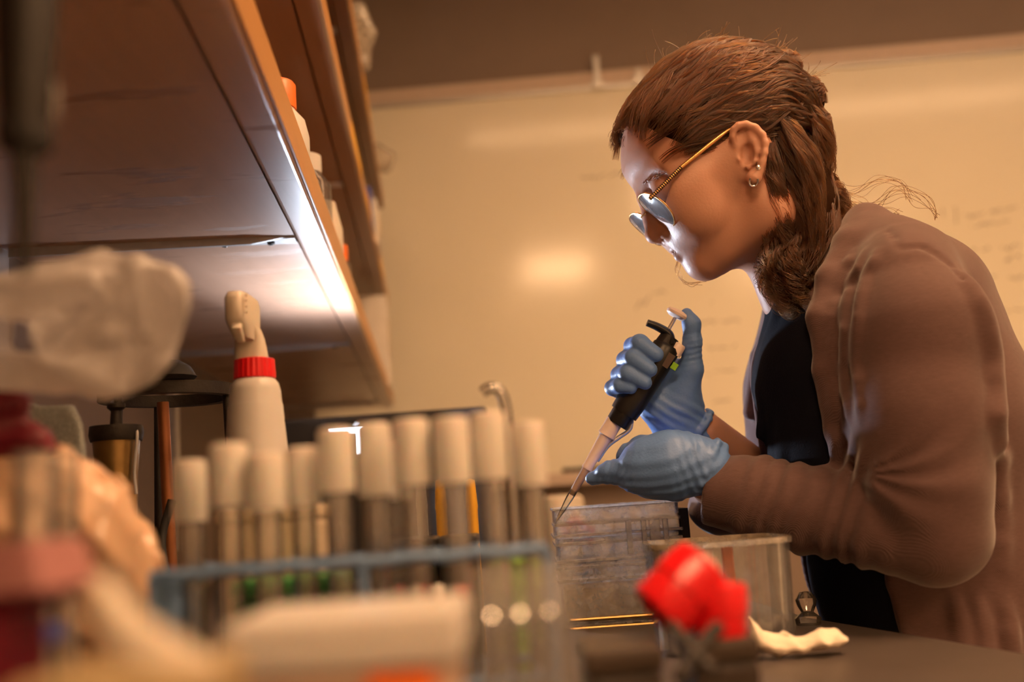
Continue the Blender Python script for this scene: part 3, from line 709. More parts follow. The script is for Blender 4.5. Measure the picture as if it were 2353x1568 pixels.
fq.chain([cc + (e1_ * math.cos(t) + e2_ * math.sin(t)) * (60 + 4 * math.sin(3 * t + 1)) for t in th], [6] * 19, k=8)
fq.cone(S(1640, 1050, -130), S(1664, 1026, -140), 20, 9, k=14)
fq.cone(S(1600, 1075, -130), S(1720, 1100, -150), 50, 62, k=4, mode='s') if False else None
sl, X = fq._sub(fq.lo, fq.lo + fq.n * fq.h)
dsp = 1.1 * np.sin(X[0] * .30 - X[1] * .10 + .9 * np.sin(X[1] * .05)) * np.exp(-((X[0] - S(1585, 0, -150)[0]) / 34.) ** 2) + 1.0 * np.sin(X[0] * .42 + X[1] * .12) * np.exp(-((X[0] - S(1410, 0, -80)[0]) / 42.) ** 2) + .9 * np.sin(X[0] * .09 + X[1] * .22 + X[2] * .1)
fq.D += dsp.astype(np.float32)
Vg, Qg = fq.mesh()
pchild('left_glove', relax(Vg, Qg, 1, .4), Qg, GLOVE)

# ---- hair -----------------------------------------------------------
LUMPS = [(1742, 132, 0, 26), (1800, 172, 0, 46), (1845, 232, 0, 50), (1866, 300, 0, 48), (1868, 365, -10, 46), (1862, 430, -20, 46)]
fhair = Fld((1380, 50, -240), (1960, 760, 260), 4.)
CO_R = tuple(r + 10 for r in CR_R)
fhair.ell(CR_C, CR_AX, CO_R)
for sg in (1, -1): fhair.sph(N(1535, 345, 0) - HL * sg * 40, 107, k=70)
hp = [N(1416, 298, 0), N(1470, 303, 70), N(1515, 320, 110), N(1570, 336, 130), N(1625, 343, 145), N(1662, 340, 150), N(1684, 318, 150), N(1700, 300, 150), N(1745, 300, 150), N(1768, 340, 150), N(1772, 420, 140), N(1775, 520, 110), N(1900, 560, 60), N(2000, 400, 0), N(1950, 100, 0), N(1700, 20, 0), N(1500, 60, 0), N(1390, 240, 0)]
hp2 = np.array([[(p - HO) @ HF, (p - HO) @ HU] for p in hp])
sl, X = fhair._sub(fhair.lo, fhair.lo + fhair.n * fhair.h)
A_ = (X[0] - HO[0]) * HF[0] + (X[1] - HO[1]) * HF[1] + (X[2] - HO[2]) * HF[2]; B_ = (X[0] - HO[0]) * HU[0] + (X[1] - HO[1]) * HU[1] + (X[2] - HO[2]) * HU[2]
fhair.D = -smin(-fhair.D, -d_poly(A_, B_, hp2).astype(np.float32), 14)
for x, y, l, r in LUMPS: fhair.sph(N(x, y, l), r, k=16)
tail = [(1866, 400, -20), (1872, 470, -50), (1862, 540, -75), (1838, 610, -100), (1822, 660, -110), (1838, 705, -115)]
fhair.chain([S(*p) for p in tail], [44, 46, 48, 44, 34, 14], k=20)
fhair.chain([S(1800, 330, -70), S(1812, 400, -75), S(1815, 480, -75), S(1815, 560, -75), S(1822, 630, -80)], [46, 46, 44, 42, 38], k=20)
Vq, Qq = fhair.mesh(); hair_base = pchild('hair', Vq, Qq, HAIRC)

FHC = N(1535, 345, 0)
def capd(P):
    X = (P[:, 0], P[:, 1], P[:, 2]); d = d_ell(X, CR_C, CR_AX, CO_R)
    for sg in (1, -1): d = smin(d, d_cone(X, FHC - HL * sg * 40, FHC - HL * sg * 40, 107, 107), 70)
    for x, y, l, r in LUMPS: d = smin(d, d_cone(X, N(x, y, l), N(x, y, l), r, r), 16)
    return d
def capg(P):
    e = 1.5; g = np.stack([capd(P + np.eye(3)[i] * e) - capd(P - np.eye(3)[i] * e) for i in range(3)], 1); return g / (np.linalg.norm(g, axis=1, keepdims=True) + 1e-9)
def snap(P, h):
    for _ in range(2): P = P - capg(P) * (capd(P) - h)[:, None]
    return P
NC, NP, K = 520, 26, 22
line = np.array([N(1424, 316, 8), N(1440, 318, 40), N(1470, 320, 70), N(1500, 332, 100), N(1535, 342, 120), N(1570, 350, 132), N(1600, 352, 140), N(1630, 354, 146), N(1658, 347, 150), N(1682, 316, 152), N(1705, 285, 152), N(1740, 290, 152), N(1766, 330, 148), N(1772, 400, 140), N(1774, 470, 125)])
lt = np.concatenate([[0], np.cumsum(np.linalg.norm(np.diff(line, axis=0), axis=1))]); lt /= lt[-1]
LP = np.array([N(x, y, l) for x, y, l, r in LUMPS])
def clump_paths(starts, side):
    n = len(starts); P = snap(starts, 3.0); out = [P]
    rel = (P - HO); al = rel @ HF; be = rel @ HU
    # each start heads for one braid lump: high ones to the crown, low ones to the nape
    ang = np.arctan2(be, -al + 1e-6)
    order = np.clip(((al + 250) / 560.), 0, 1)
    tgt = np.clip((np.clip(1.15 - (be + 30) / 260., 0, 1) * 4.3 + RNG.normal(0, .35, n)), 0, 5).astype(int)
    G = LP[tgt]; d_prev = None; step = np.linalg.norm(G - P, axis=1)[:, None] * 1.22 / (K - 1)
    wa = RNG.normal(0, .34, (n, 1)); wf = RNG.uniform(.35, .8, (n, 1)); hh = np.minimum(RNG.exponential(4., n), 8.); ph = RNG.uniform(0, 6, (n, 1))
    for i in range(K - 1):
        g = capg(P); d = G - P; dist = np.linalg.norm(d, axis=1, keepdims=True); d = d / (dist + 1e-6); d = d - g * (d * g).sum(1, keepdims=True)
        lift = nrm(HU * .7 - HF * .7)[None] * np.clip(.9 - i / 9., 0, 1) * .4; d = d + lift - g * (lift * g).sum(1, keepdims=True)
        sd = np.cross(g, d); d = d + sd * wa * np.sin(i * wf + ph)
        d /= np.linalg.norm(d, axis=1, keepdims=True) + 1e-6
        P = snap(P + d * np.minimum(step, dist * .6 + 1), 1.0 + hh * math.sin(min(1., i / 8.) * 1.5) + 2 * np.sin(i * wf[:, 0] * 1.3 + ph[:, 0])); out.append(P)
    return np.stack(out, 1)
u = RNG.uniform(0, 1, NC * 2); st = np.stack([np.interp(u, lt, line[:, i]) for i in range(3)], 1)
back = RNG.uniform(0, 1, NC * 2) ** 1.3
st = st + (LP[2] - st) * (back * .75)[:, None] + (HU * 1.0)[None] * (np.sin(back * 3.1) * 120)[:, None]
far = RNG.uniform(0, 1, NC * 2) < .35
st[far] = st[far] + 2 * ((HO - st[far]) @ HL)[:, None] * HL
st = st + RNG.normal(0, 10, st.shape) + nrm(HU * .7 - HF * .7) * RNG.exponential(9, (len(st), 1))
CP = clump_paths(st, 1)
def clump_strands(CP, npc, spread, r0, wave=0., wl=.6, tip=.35, frizz=.6, root=False):
    n, k, _ = CP.shape; T = np.gradient(CP, axis=1); T /= np.linalg.norm(T, axis=2, keepdims=True) + 1e-9
    ref = np.array([.2, .3, -.93]); a = np.cross(T, ref); a /= np.linalg.norm(a, axis=2, keepdims=True) + 1e-9; b = np.cross(T, a)
    s = np.linspace(0, 1, k)[None, :, None]; out = []; rad = []
    for j in range(npc):
        th = RNG.uniform(0, 6.28, (n, 1, 1)); rr = np.sqrt(RNG.uniform(0, 1, (n, 1, 1))) * spread
        prof = np.clip(2.2 - 5.0 * s, .6, 2.2) if root else .35 + .65 * np.sin(np.clip(s * 2.6 + .3, 0, 3.0))
        tw = th + s * RNG.uniform(-1.5, 1.5, (n, 1, 1))
        off = (a * np.cos(tw) + b * np.sin(tw)) * rr * prof
        if wave:
            ph = RNG.uniform(0, 6.28, (n, 1, 1)) * .3; f = RNG.uniform(.8, 1.2, (n, 1, 1)) * wl
            off = off + (a * np.sin(s * k * f + ph) + b * np.cos(s * k * f + ph)) * wave * np.clip(s * 2, 0, 1)
        off = off + np.cumsum(RNG.normal(0, frizz * .25, off.shape), axis=1)
        out.append(CP + off); rad.append(np.broadcast_to(r0 * (1 - (1 - tip) * s[..., 0]) * np.clip(.25 + s[..., 0] * 9, 0, 1), (n, k)))
    return np.vstack(out), np.vstack(rad)
P1, R1 = clump_strands(CP, 24, 5.0, .6, frizz=.55, root=True)
pstr('hair_strands', P1, R1, HAIR)['kind'] = 'stuff'
# tail, curls, stray hairs
def paths_from(pts, n, r, k=34, jitter=1.0):
    C = spline([S(*p) for p in pts], 8); tt = np.linspace(0, len(C) - 1, k); C = np.stack([np.interp(tt, np.arange(len(C)), C[:, i]) for i in range(3)], 1)
    T = np.gradient(C, axis=0); T /= np.linalg.norm(T, axis=1, keepdims=True); a = np.cross(T, [.1, .2, -.97]); a /= np.linalg.norm(a, axis=1, keepdims=True); b = np.cross(T, a)
    R = np.interp(np.linspace(0, 1, k), np.linspace(0, 1, len(r)), r); out = []
    for i in range(n):
        th = RNG.uniform(0, 6.28) + np.linspace(0, RNG.uniform(-2.4, 2.4), k); q = RNG.uniform(.45, 1.05)
        e = int(RNG.uniform(.55, 1.) * k); P = C + (a * np.cos(th)[:, None] + b * np.sin(th)[:, None]) * (R * q)[:, None]
        P = np.stack([np.interp(np.linspace(0, e - 1, k), np.arange(k), P[:, j]) for j in range(3)], 1); out.append(P)
    return np.stack(out)
t1 = paths_from(tail, 90, [44, 50, 54, 52, 46, 24]); P2, R2 = clump_strands(t1, 26, 6., .6, wave=4., wl=.5)
t2 = paths_from([(1772, 350, -140), (1778, 420, -135), (1790, 500, -120), (1800, 570, -120), (1800, 640, -120)], 24, [10, 18, 26, 34, 30]); P3, R3 = clump_strands(t2, 22, 5., .6, wave=7., wl=.55)
t3 = paths_from([(1830, 540, -110), (1800, 590, -125), (1795, 640, -130), (1825, 690, -130), (1850, 715, -125)], 46, [26, 44, 46, 36, 18]); P4, R4 = clump_strands(t3, 16, 4., .6, wave=13., wl=.62, frizz=.8)
t4 = paths_from([(1880, 390, -10), (1910, 440, -10), (1925, 500, -5), (1905, 580, -30)], 26, [16, 24, 28, 22]); P5, R5 = clump_strands(t4, 22, 5., .6, wave=7., wl=.5)
t5 = paths_from([(1755, 205, -50), (1788, 285, -84), (1822, 370, -98), (1836, 450, -100), (1842, 530, -100), (1850, 610, -105)], 130, [10, 30, 50, 54, 50, 40]); P6, R6 = clump_strands(t5, 26, 5.5, .6, wave=5., wl=.5)
t6 = paths_from([(1815, 225, -20), (1858, 280, -25), (1872, 335, -25), (1872, 390, -30), (1862, 450, -40)], 60, [14, 38, 44, 44, 36]); P7, R7 = clump_strands(t6, 26, 5., .6, wave=4., wl=.45)
t7 = paths_from([(1772, 330, -128), (1776, 410, -132), (1782, 490, -126), (1792, 570, -120), (1798, 630, -120)], 60, [10, 22, 28, 30, 28]); P8, R8 = clump_strands(t7, 22, 5., .6, wave=5., wl=.5)
pstr('braid_tail', np.vstack([P2, P3, P4, P5, P6, P7, P8]), np.vstack([R2, R3, R4, R5, R6, R7, R8]), HAIR)['kind'] = 'stuff'
fly = []
def one(pts, k=30):
    C = spline([S(*p) for p in pts], 8); tt = np.linspace(0, len(C) - 1, k); return np.stack([np.interp(tt, np.arange(len(C)), C[:, i]) for i in range(3)], 1)
for _ in range(7):
    j = lambda s=8: RNG.normal(0, s)
    fly.append(one([(1905, 400 + j(), 0), (1950 + j(), 462 + j(), -10), (2010 + j(), 470 + j(), -30 + j()), (2060 + j(), 442 + j(10), -40), (2112 + j(), 458 + j(), -50), (2148 + j(4), 488 + j(), -50), (2150 + j(3), 505 + j(), -50)]))
    fly.append(one([(1905, 410 + j(), 0), (1960 + j(), 440 + j(), 0), (2020 + j(), 415 + j(), 10 + j()), (2070 + j(), 425 + j(10), 10), (2100 + j(), 460 + j(), 10)]))
    fly.append(one([(1900, 420 + j(), -20), (1960 + j(), 470 + j(), -30), (2000 + j(), 478 + j(), -30 + j()), (2045 + j(), 490 + j(6), -40), (2070 + j(), 492 + j(), -50)]))
for _ in range(34):                                                               # little curls at the front hairline
    x0, y0 = RNG.uniform(1424, 1475), RNG.uniform(268, 322); q = N(x0, y0, RNG.uniform(-40, 60)); a0 = RNG.uniform(1.5, 4.2); rad = RNG.uniform(5, 14); tt = np.linspace(0, RNG.uniform(2, 5), 30)
    ctr = np.stack([-np.cos(tt + a0) * rad - tt * 2, np.sin(tt + a0) * rad + tt * 4, tt * 2], 1); fly.append(q + ctr - ctr[0])
for _ in range(70):                                                               # stray hairs over the crown
    p0 = N(RNG.uniform(1450, 1850), RNG.uniform(90, 260), 0); o = nrm(p0 - CR_C); p = CR_C + o * (np.linalg.norm(p0 - CR_C)); p = snap(np.array([p]), 2.)[0]
    dd = nrm(-HF + RNG.normal(0, .5, 3)); tt = np.linspace(0, 1, 30)[:, None]; fly.append(p + dd * tt * RNG.uniform(30, 80) + o * np.sin(tt * 2.6) * RNG.uniform(5, 16))
for _ in range(5):
    j = lambda s=5: RNG.normal(0, s); fly.append(one([(1565 + j(), 590, 60), (1556 + j(), 610 + j(), 60), (1560 + j(), 632 + j(), 60), (1580 + j(), 650 + j(), 60), (1612 + j(), 652 + j(), 60)]))
pstr('stray_hair', np.array(fly), np.full((len(fly), 30), .45), HAIR)['kind'] = 'stuff'
# brow and lashes
br = []
for _ in range(70):
    t = RNG.uniform(0, 1); p = N(1478 + 50 * t, 421 - 26 * t + RNG.normal(0, 3), 40 + 62 * t); d = nrm(-HL * .8 - HF * .3 - HU * .1 + RNG.normal(0, .2, 3)); br.append(p + d * np.linspace(0, 16, 6)[:, None] + HF * np.linspace(4, 3, 6)[:, None])
for _ in range(40):
    t = RNG.uniform(-1, 1); p = N(1497, 460, 0) - HL * (62 + 22 * t) - HF * 4 * t * t; br.append(p + (HF * .75 - HU * .5) * np.linspace(0, 16, 6)[:, None] + HU * (np.linspace(0, 1, 6)[:, None] ** 2) * 5)
pstr('brow_and_lashes', np.array(br), np.full((len(br), 6), .5), HAIR)['kind'] = 'stuff'

# ---- glasses, earrings ------------------------------------------------
def mbl(m, name, material, parent=None, smooth=True):
    m.v = [tuple(p) for p in to_world(np.array(m.v))]; return m.build(name, material, parent, smooth)
GOLD = mat('gold_wire', (.75, .42, .16), .25, .9, scale=50, var=.1); LENS = clear('lens_glass', haze=.55, gloss=.14, rough=.06, hazecol=(.8, .82, .9))  # pale lens haze paints in the white reflection of the lamp
gl = bpy.data.objects.new('eyeglasses', None); COL.objects.link(gl); gl.parent = person; gl['label'] = 'thin gold wire glasses with dark spring temples'
LN = nrm(HF * .99 - HU * .10)                                                    # lens normal, tilted
LU = nrm(HU - LN * HU.dot(LN)); LX = -HL
def lens(cx):
    th = np.linspace(0, 2 * math.pi, 41)[:-1]; P = []
    for t in th:
        x, y = math.cos(t), math.sin(t); sx = 54 * np.sign(x) * abs(x) ** .85; sy = 50 * np.sign(y) * abs(y) ** .9
        P.append(cx + LX * sx + LU * (sy - .12 * 0) - LN * (sx / 54.) ** 2 * 6)
    return np.array(P)
for nm, c in (('near', N(1508, 486, 70)), ('far', N(1508, 486, 70) + HL * 140)):
    P = lens(c); ring = MB().tube(np.vstack([P, P[:2]]), 2.2, 8, False); r = mbl(ring, 'rim', GOLD, gl)
    m = MB(); n = len(P); m.add(list(P + LN * 1.) + list(P - LN * 1.) + [c + LN * 7, c + LN * 5], [(i, (i + 1) % n, 2 * n) for i in range(n)] + [(n + (i + 1) % n, n + i, 2 * n + 1) for i in range(n)])
    mbl(m, 'lens', LENS, gl)
b0 = N(1508, 486, 70)
mbl(MB().tube(spline([b0 + HL * 50 + LU * 18, b0 + HL * 70 + LU * 22 + LN * 8, b0 + HL * 90 + LU * 18], 6), 2.2, 8), 'bridge', GOLD, gl)
for sg in (1, -1):
    fl_ = (lambda p: p) if sg > 0 else (lambda p: p + 2 * HL * np.dot(HO - p, HL))
    h0, h1, h2, h3 = [fl_(q) for q in (N(1492, 458, 128), N(1566, 384, 140), N(1662, 308, 158), N(1700, 290, 156))]
    if sg < 0: h0 = fl_(b0 - HL * 50 + LU * 24 - LN * 8)
    else: mbl(MB().tube([fl_(b0 - HL * 53 + LU * 28), h0], 2.6, 8), 'hinge', GOLD, gl)
    mbl(MB().tube([h0, h0 * .5 + h1 * .5, h1], 4.0, 10), 'spring_temple', GOLD, gl)
    for i in range(20):
        c = h0 + (h1 - h0) * (i + .5) / 20; mbl(MB().lathe([(4.0, -1.3), (5.0, -1.), (5.0, 1.), (4.0, 1.3)], c, h1 - h0, 10), 'coil', MT['iron'], gl)
    mbl(MB().tube(spline([h1, h2, h3], 6), 4.6, 10), 'temple', GOLD, gl)
SIL = mat('silver', (.8, .8, .8), .2, 1.)
tt = np.linspace(-.6, 3.6, 16); hc = N(1732, 414, 176)
mbl(MB().tube([hc + np.array([-9 * math.cos(t), 10 * math.sin(t) + 2, 6 * math.sin(t)]) for t in tt], 2.2, 8), 'hoop_earring', SIL, person)
mbl(MB().lathe([(0.01, 0), (5, 1), (5, 3), (.01, 6)], N(1742, 386, 178), -HL, 12), 'stud_earring', SIL, person)

# ================================================================== THINGS ON THE BENCH
def mpp(y): return y / F
def zpx(px, py, y): return at(px, py, y)[2]
def atn(px, py, n):
    d = ray(px, py); return CAM + d * (n / np.dot(d, BN))
def foot(px, py, y):
    p = at(px, py, y); return np.array([p[0], p[1], BENCH])
def inflate(name, poly, D, thick, m, parent=None, amp=6., h=7., seed=0, c0=0.0, fq_=1.0, facets=0, folds=()):
    """crumpled soft thing: outline (pixels) at distance D, rounded in depth, with creases"""
    poly = np.array(poly, float); lo = np.array([*poly.min(0), c0 - thick]) - 25; hi = np.array([*poly.max(0), c0 + thick]) + 25
    f = Fld(lo, hi, h); sl, X = f._sub(lo, hi); x2 = np.broadcast_to(X[0], (f.n[0], f.n[1], 1)); y2 = np.broadcast_to(X[1], (f.n[0], f.n[1], 1))
    dp = d_poly(x2, y2, poly); R = thick
    w = np.clip(-dp / (R * 1.1), 0, 1); half = R * np.sqrt(np.clip(1 - (1 - w) ** 2, 0, 1)) * .92
    rg = np.random.default_rng(seed); cr = np.zeros((f.n[0], f.n[1], f.n[2]))
    for _ in range(9):
        k = rg.normal(0, 1, 3); k *= rg.uniform(.012, .05) * fq_ / np.linalg.norm(k); cr += np.abs(np.sin(X[0] * k[0] + X[1] * k[1] + X[2] * k[2] + rg.uniform(0, 6))) - .6
    if facets:
        fz = np.full((f.n[0], f.n[1], 1), -1e9); ext = poly.max(0) - poly.min(0)
        for _ in range(facets):
            c_ = poly.min(0) + rg.uniform(.05, .95, 2) * ext; g_ = rg.normal(0, .42, 2); fz = np.maximum(fz, (x2 - c_[0]) * g_[0] + (y2 - c_[1]) * g_[1] + rg.uniform(-30, 0))
        half = half * .75 - np.clip(fz - np.median(fz), -70, 60) * .9 * w
        half = np.maximum(half, 22 * np.sqrt(w))
    d = np.maximum(dp, np.abs(X[2] - c0) - half) + cr * amp * .45
    f.D = d.astype(np.float32)
    for pts, r_, mode in folds:
        P = []
        for x, y in spline([(a_, b_, 0) for a_, b_ in pts], 5)[:, :2]:
            i, j = int((x - lo[0]) / h), int((y - lo[1]) / h)
            if 0 <= i < f.n[0] and 0 <= j < f.n[1]:
                kk = np.argmax(f.D[i, j] < 0)
                if kk > 0: P.append(np.array([x, y, f.ax[2][kk] + r_ * (.3 if mode == 'u' else -.1)]))
        if len(P) > 2: f.chain(P, list(r_ * (.4 + .6 * np.sin(np.linspace(.2, 2.9, len(P))))), k=r_ * 1.6, mode=mode)
    V, Q = f.mesh(); V = relax(V, Q, 1, .4)
    k = D / F; P = CAM + k * ((V[:, 0:1] - W / 2) * RIGHT - (V[:, 1:2] - H / 2) * UP + (F + V[:, 2:3]) * FWD)
    base = np.array([P[:, 0].mean(), P[:, 1].mean(), P[:, 2].min()]) if parent is None else np.array(parent.location)
    o = link(name, fast_mesh(name, P - base, Q), m, parent)
    if parent is None: o.location = tuple(base)
    return o
def drop_to(o, z):
    """lower or raise a top-level thing so its lowest vertex rests at z"""
    lo = 1e9
    for c in [o] + list(o.children_recursive):
        if c.type == 'MESH':
            co = np.empty(len(c.data.vertices) * 3, np.float32); c.data.vertices.foreach_get('co', co); lo = min(lo, co.reshape(-1, 3)[:, 2].min())
    o.location.z += z - (lo + o.location.z)
X3, Y3 = np.array([1., 0, 0]), np.array([0, 1., 0])

# ---- LED work lamp with its own light --------------------------------
LY = 1.54
lc = at(795, 1084, LY); led = empty('led_work_lamp', 'small bright white LED work lamp on a black stand behind the capped tubes', 'lamp', (lc[0], lc[1], BENCH))
LNm = nrm((.76, -.12, .63)); Lx = nrm(np.cross(LNm, [0.0, 1., 0.0])); Ly = np.cross(LNm, Lx); LA = [Lx, Ly, LNm]
LEDM = emission('cool_led', (.74, .84, 1.0), LED_POWER); LEDS = emission('cool_led_strip', (.85, .9, 1.0), 9.0)
MB().box(lc + LNm * .004, (.084, .062, .024), LA).build('housing', MT['blackm'], led, bevel=.003)
MB().box(lc + LNm * .0175, (.070, .048, .003), LA).build('light_panel', LEDM, led)
fl0 = lc + Ly * (.036 if Ly[1] > 0 else -.036) + LNm * .035
MB().box(fl0 - LNm * .008, (.10, .003, .062), LA).build('far_flap', MT['blackm'], led, bevel=.001)
FLY = LY - .09; a, b, c = at(736, 984, FLY), at(846, 984, FLY), at(846, 1140, FLY)
MB().box(((a[0] + b[0]) / 2, FLY, (a[2] + c[2]) / 2), (b[0] - a[0], .003, a[2] - c[2])).build('added_near_flap', MT['blackm'], led, bevel=.001)  # plate added to keep the glowing panel out of the camera's view
e0_, e1__, e2__ = at(757, 992, FLY - .004), at(833, 990, FLY - .004), at(826, 1042, FLY - .004)
MB().box((e0_ + e1__) / 2, (e1__[0] - e0_[0], .003, .006)).box(((e1__[0] - .0045), FLY - .004, (e1__[2] + e2__[2]) / 2), (.0095, .003, e1__[2] - e2__[2])).build('edge_glow', LEDS, led)
MB().box((lc + np.array([(a[0] + b[0]) / 2, FLY, c[2] + .004])) / 2 - ZU * .01, (.008, abs(LY - FLY), .005)).build('flap_arm', MT['blackm'], led)
MB().tube([lc - LNm * .01, lc - LNm * .03 - ZU * .02, (lc[0], lc[1] + .02, BENCH + .01)], .005, 10).build('post', MT['iron'], led, True)
MB().lathe([(.045, 0), (.045, .008), (.01, .014), (.0, .015)], (lc[0], lc[1] + .02, BENCH), ZU, 28).build('base', MT['blackm'], led, True)

# ---- black panel behind ---------------------------------------------
PY = 1.70
p0, p1 = at(640, 969, PY), at(1118, 932, PY); zt_ = (p0[2] + p1[2]) / 2
bp = empty('black_screen', 'flat black screen standing upright behind the row of capped tubes', 'screen', ((p0[0] + p1[0]) / 2, PY, BENCH))
MB().box(((p0[0] + p1[0]) / 2, PY, (zt_ + BENCH + .03) / 2), (p1[0] - p0[0], .022, zt_ - BENCH - .03)).build('panel', MT['blackm'], bp, bevel=.009, seg=3)
MB().box(((p0[0] + p1[0]) / 2, PY, BENCH + .02), (.06, .02, .04)).box(((p0[0] + p1[0]) / 2, PY, BENCH + .004), (.16, .12, .008)).build('foot', MT['blackm'], bp)

# ---- spray bottle ----------------------------------------------------
SY = .86; f0 = foot(592, 1100, SY); k = mpp(SY)
sb = empty('spray_bottle', 'white plastic spray bottle with a bright red collar behind the tubes', 'spray bottle', f0)
zz = lambda py: zpx(588, py, SY)
prof = [(.0, BENCH), (.030, BENCH), (.033, BENCH + .004), (.033, zz(1160)), (70 * k, zz(1040)), (62 * k, zz(935)), (61 * k, zz(930)), (60 * k, zz(926)), (58 * k, zz(900)), (54 * k, zz(884)), (46 * k, zz(873)), (40 * k, zz(868)), (40 * k, zz(860))]
MB().lathe([(r, z) for r, z in prof], (f0[0], f0[1], 0), ZU, 48, False).build('bottle_body', MT['white'], sb, True)
m = MB(); zc0, zc1 = zz(872), zz(825); V = []; nseg = 96
for i, (rr, z) in enumerate([(40, zc0), (47, zc0 + .0005), (47, zc0 + .004), (45, zc1 - .001), (38, zc1)]):
    for q in range(nseg):
        r = rr * k * (1 + (.022 if (q // 2) % 2 and 0 < i < 4 else 0)); t = 2 * math.pi * q / nseg; V.append((f0[0] + r * math.cos(t), f0[1] + r * math.sin(t), z))
m.add(V, [(i * nseg + q, i * nseg + (q + 1) % nseg, (i + 1) * nseg + (q + 1) % nseg, (i + 1) * nseg + q) for i in range(4) for q in range(nseg)]); m.build('red_collar', MT['red'], sb)
def loft(secs, seg=28, pw=.6):
    V = []; 
    for (cx, cy, z, hx, hy) in secs:
        for q in range(seg):
            t = 2 * math.pi * q / seg; V.append((cx + hx * np.sign(math.cos(t)) * abs(math.cos(t)) ** pw, cy + hy * np.sign(math.sin(t)) * abs(math.sin(t)) ** pw, z))
    n = len(secs); Fc = [(i * seg + q, i * seg + (q + 1) % seg, (i + 1) * seg + (q + 1) % seg, (i + 1) * seg + q) for i in range(n - 1) for q in range(seg)]
    return MB().add(V, Fc + [tuple(range(seg - 1, -1, -1)), tuple(range((n - 1) * seg, n * seg))])
hx = at(578, 800, SY)[0]; hy = f0[1]
loft([(hx, hy, zz(828), 36 * k, 36 * k), (hx - 1 * k, hy, zz(815), 36 * k, 36 * k), (hx - 2 * k, hy - .002, zz(780), 32 * k, 34 * k), (hx - 3 * k, hy - .008, zz(758), 27 * k, 44 * k)]).build('trigger_neck', MT['ivory'], sb, True)
loft([(hx - 3 * k, hy - .014, zz(788), 20 * k, 46 * k), (hx - 4 * k, hy - .018, zz(765), 25 * k, 70 * k), (hx - 5 * k, hy - .018, zz(752), 27 * k, 82 * k), (hx - 5 * k, hy - .018, zz(705), 27 * k, 84 * k), (hx - 5 * k, hy - .016, zz(692), 23 * k, 78 * k)]).build('spray_head', MT['ivory'], sb, True)
for py in (703, 714, 727, 740):
    MB().lathe([(3.2 * k, 0), (3.2 * k, 4 * k), (0, 5 * k)], (hx + 21 * k, hy - .045, zz(py)), X3, 10).build('nozzle_ridge', MT['ivory'], sb, True)
loft([(hx + 2 * k, hy - .036, zz(800), 9 * k, 8 * k), (hx + 1 * k, hy - .046, zz(775), 11 * k, 9 * k), (hx - 2 * k, hy - .04, zz(757), 12 * k, 10 * k)]).build('trigger', MT['ivory'], sb, True)

# ---- blue rack and capped culture tubes ------------------------------
RY = .50
ra, rb = at(346, 1331, RY), at(1256, 1257, RY); zr = (ra[2] + rb[2]) / 2; RD = .062
rk = empty('tube_rack', 'blue wire test tube rack across the foreground', 'tube rack', ((ra[0] + rb[0]) / 2, RY + RD / 2, BENCH))
R = .0027
for y in (RY, RY + RD):
    z_ = zr if y == RY else zr - .001
    wp = [(ra[0] + (rb[0] - ra[0]) * t, y, z_ + .0007 * math.sin(t * 40)) for t in np.linspace(0, 1, 24)]
    MB().tube(wp, R, 10).build('top_bar', MT['blue'], rk, True)
    for z in (BENCH + .055, BENCH + .012): MB().tube([(ra[0], y, z), (rb[0], y, z)], R * .75, 8).build('cross_bar', MT['blue'], rk, True)
MB().box((ra[0] + .001, RY + RD / 2, (zr + BENCH) / 2 + .001), (.0028, RD + .006, zr - BENCH - .002)).build('end_plate', MT['blue'], rk, bevel=.0008)
mx_ = at(832, 1290, RY)[0]
for x in (mx_, rb[0]):
    MB().tube(spline([(x, RY, zr), (x, RY, BENCH + .003), (x, RY + RD, BENCH + .003), (x, RY + RD, zr)], 1), R, 10).build('wire_leg', MT['blue'], rk, True)
for z in (zr - .001, BENCH + .055, BENCH + .012):
    for i in range(13):
        x = ra[0] + (rb[0] - ra[0]) * (i + .5) / 13.; MB().tube([(x, RY, z), (x, RY + RD, z)], R * .5, 6).build('grid_wire', MT['blue'], rk, True)
CAPM = mat('frosted_cap', (.80, .73, .66), .38, scale=30, var=.05, trans=.25, sss=.25)
TUBES = [(437, 1058, 1200, 37, .545, 'with a cap'), (527, 1020, 1165, 42, .512, ''), (612, 1042, 1172, 44, .508, ''), (695, 1028, 1165, 38, .54, ''), (773, 984, 1132, 40, .53, ''), (860, 973, 1140, 39, .552, ''),
         (906, 1012, 1150, 34, .60, ''), (946, 963, 1116, 42, .522, ''), (1038, 959, 1112, 42, .52, ''), (1124, 947, 1102, 40, .535, ''), (1216, 970, 1116, 37, .54, '')]
ORD = ['first', 'second', 'third', 'fourth', 'fifth', 'sixth', 'seventh', 'eighth', 'ninth', 'tenth', 'last']
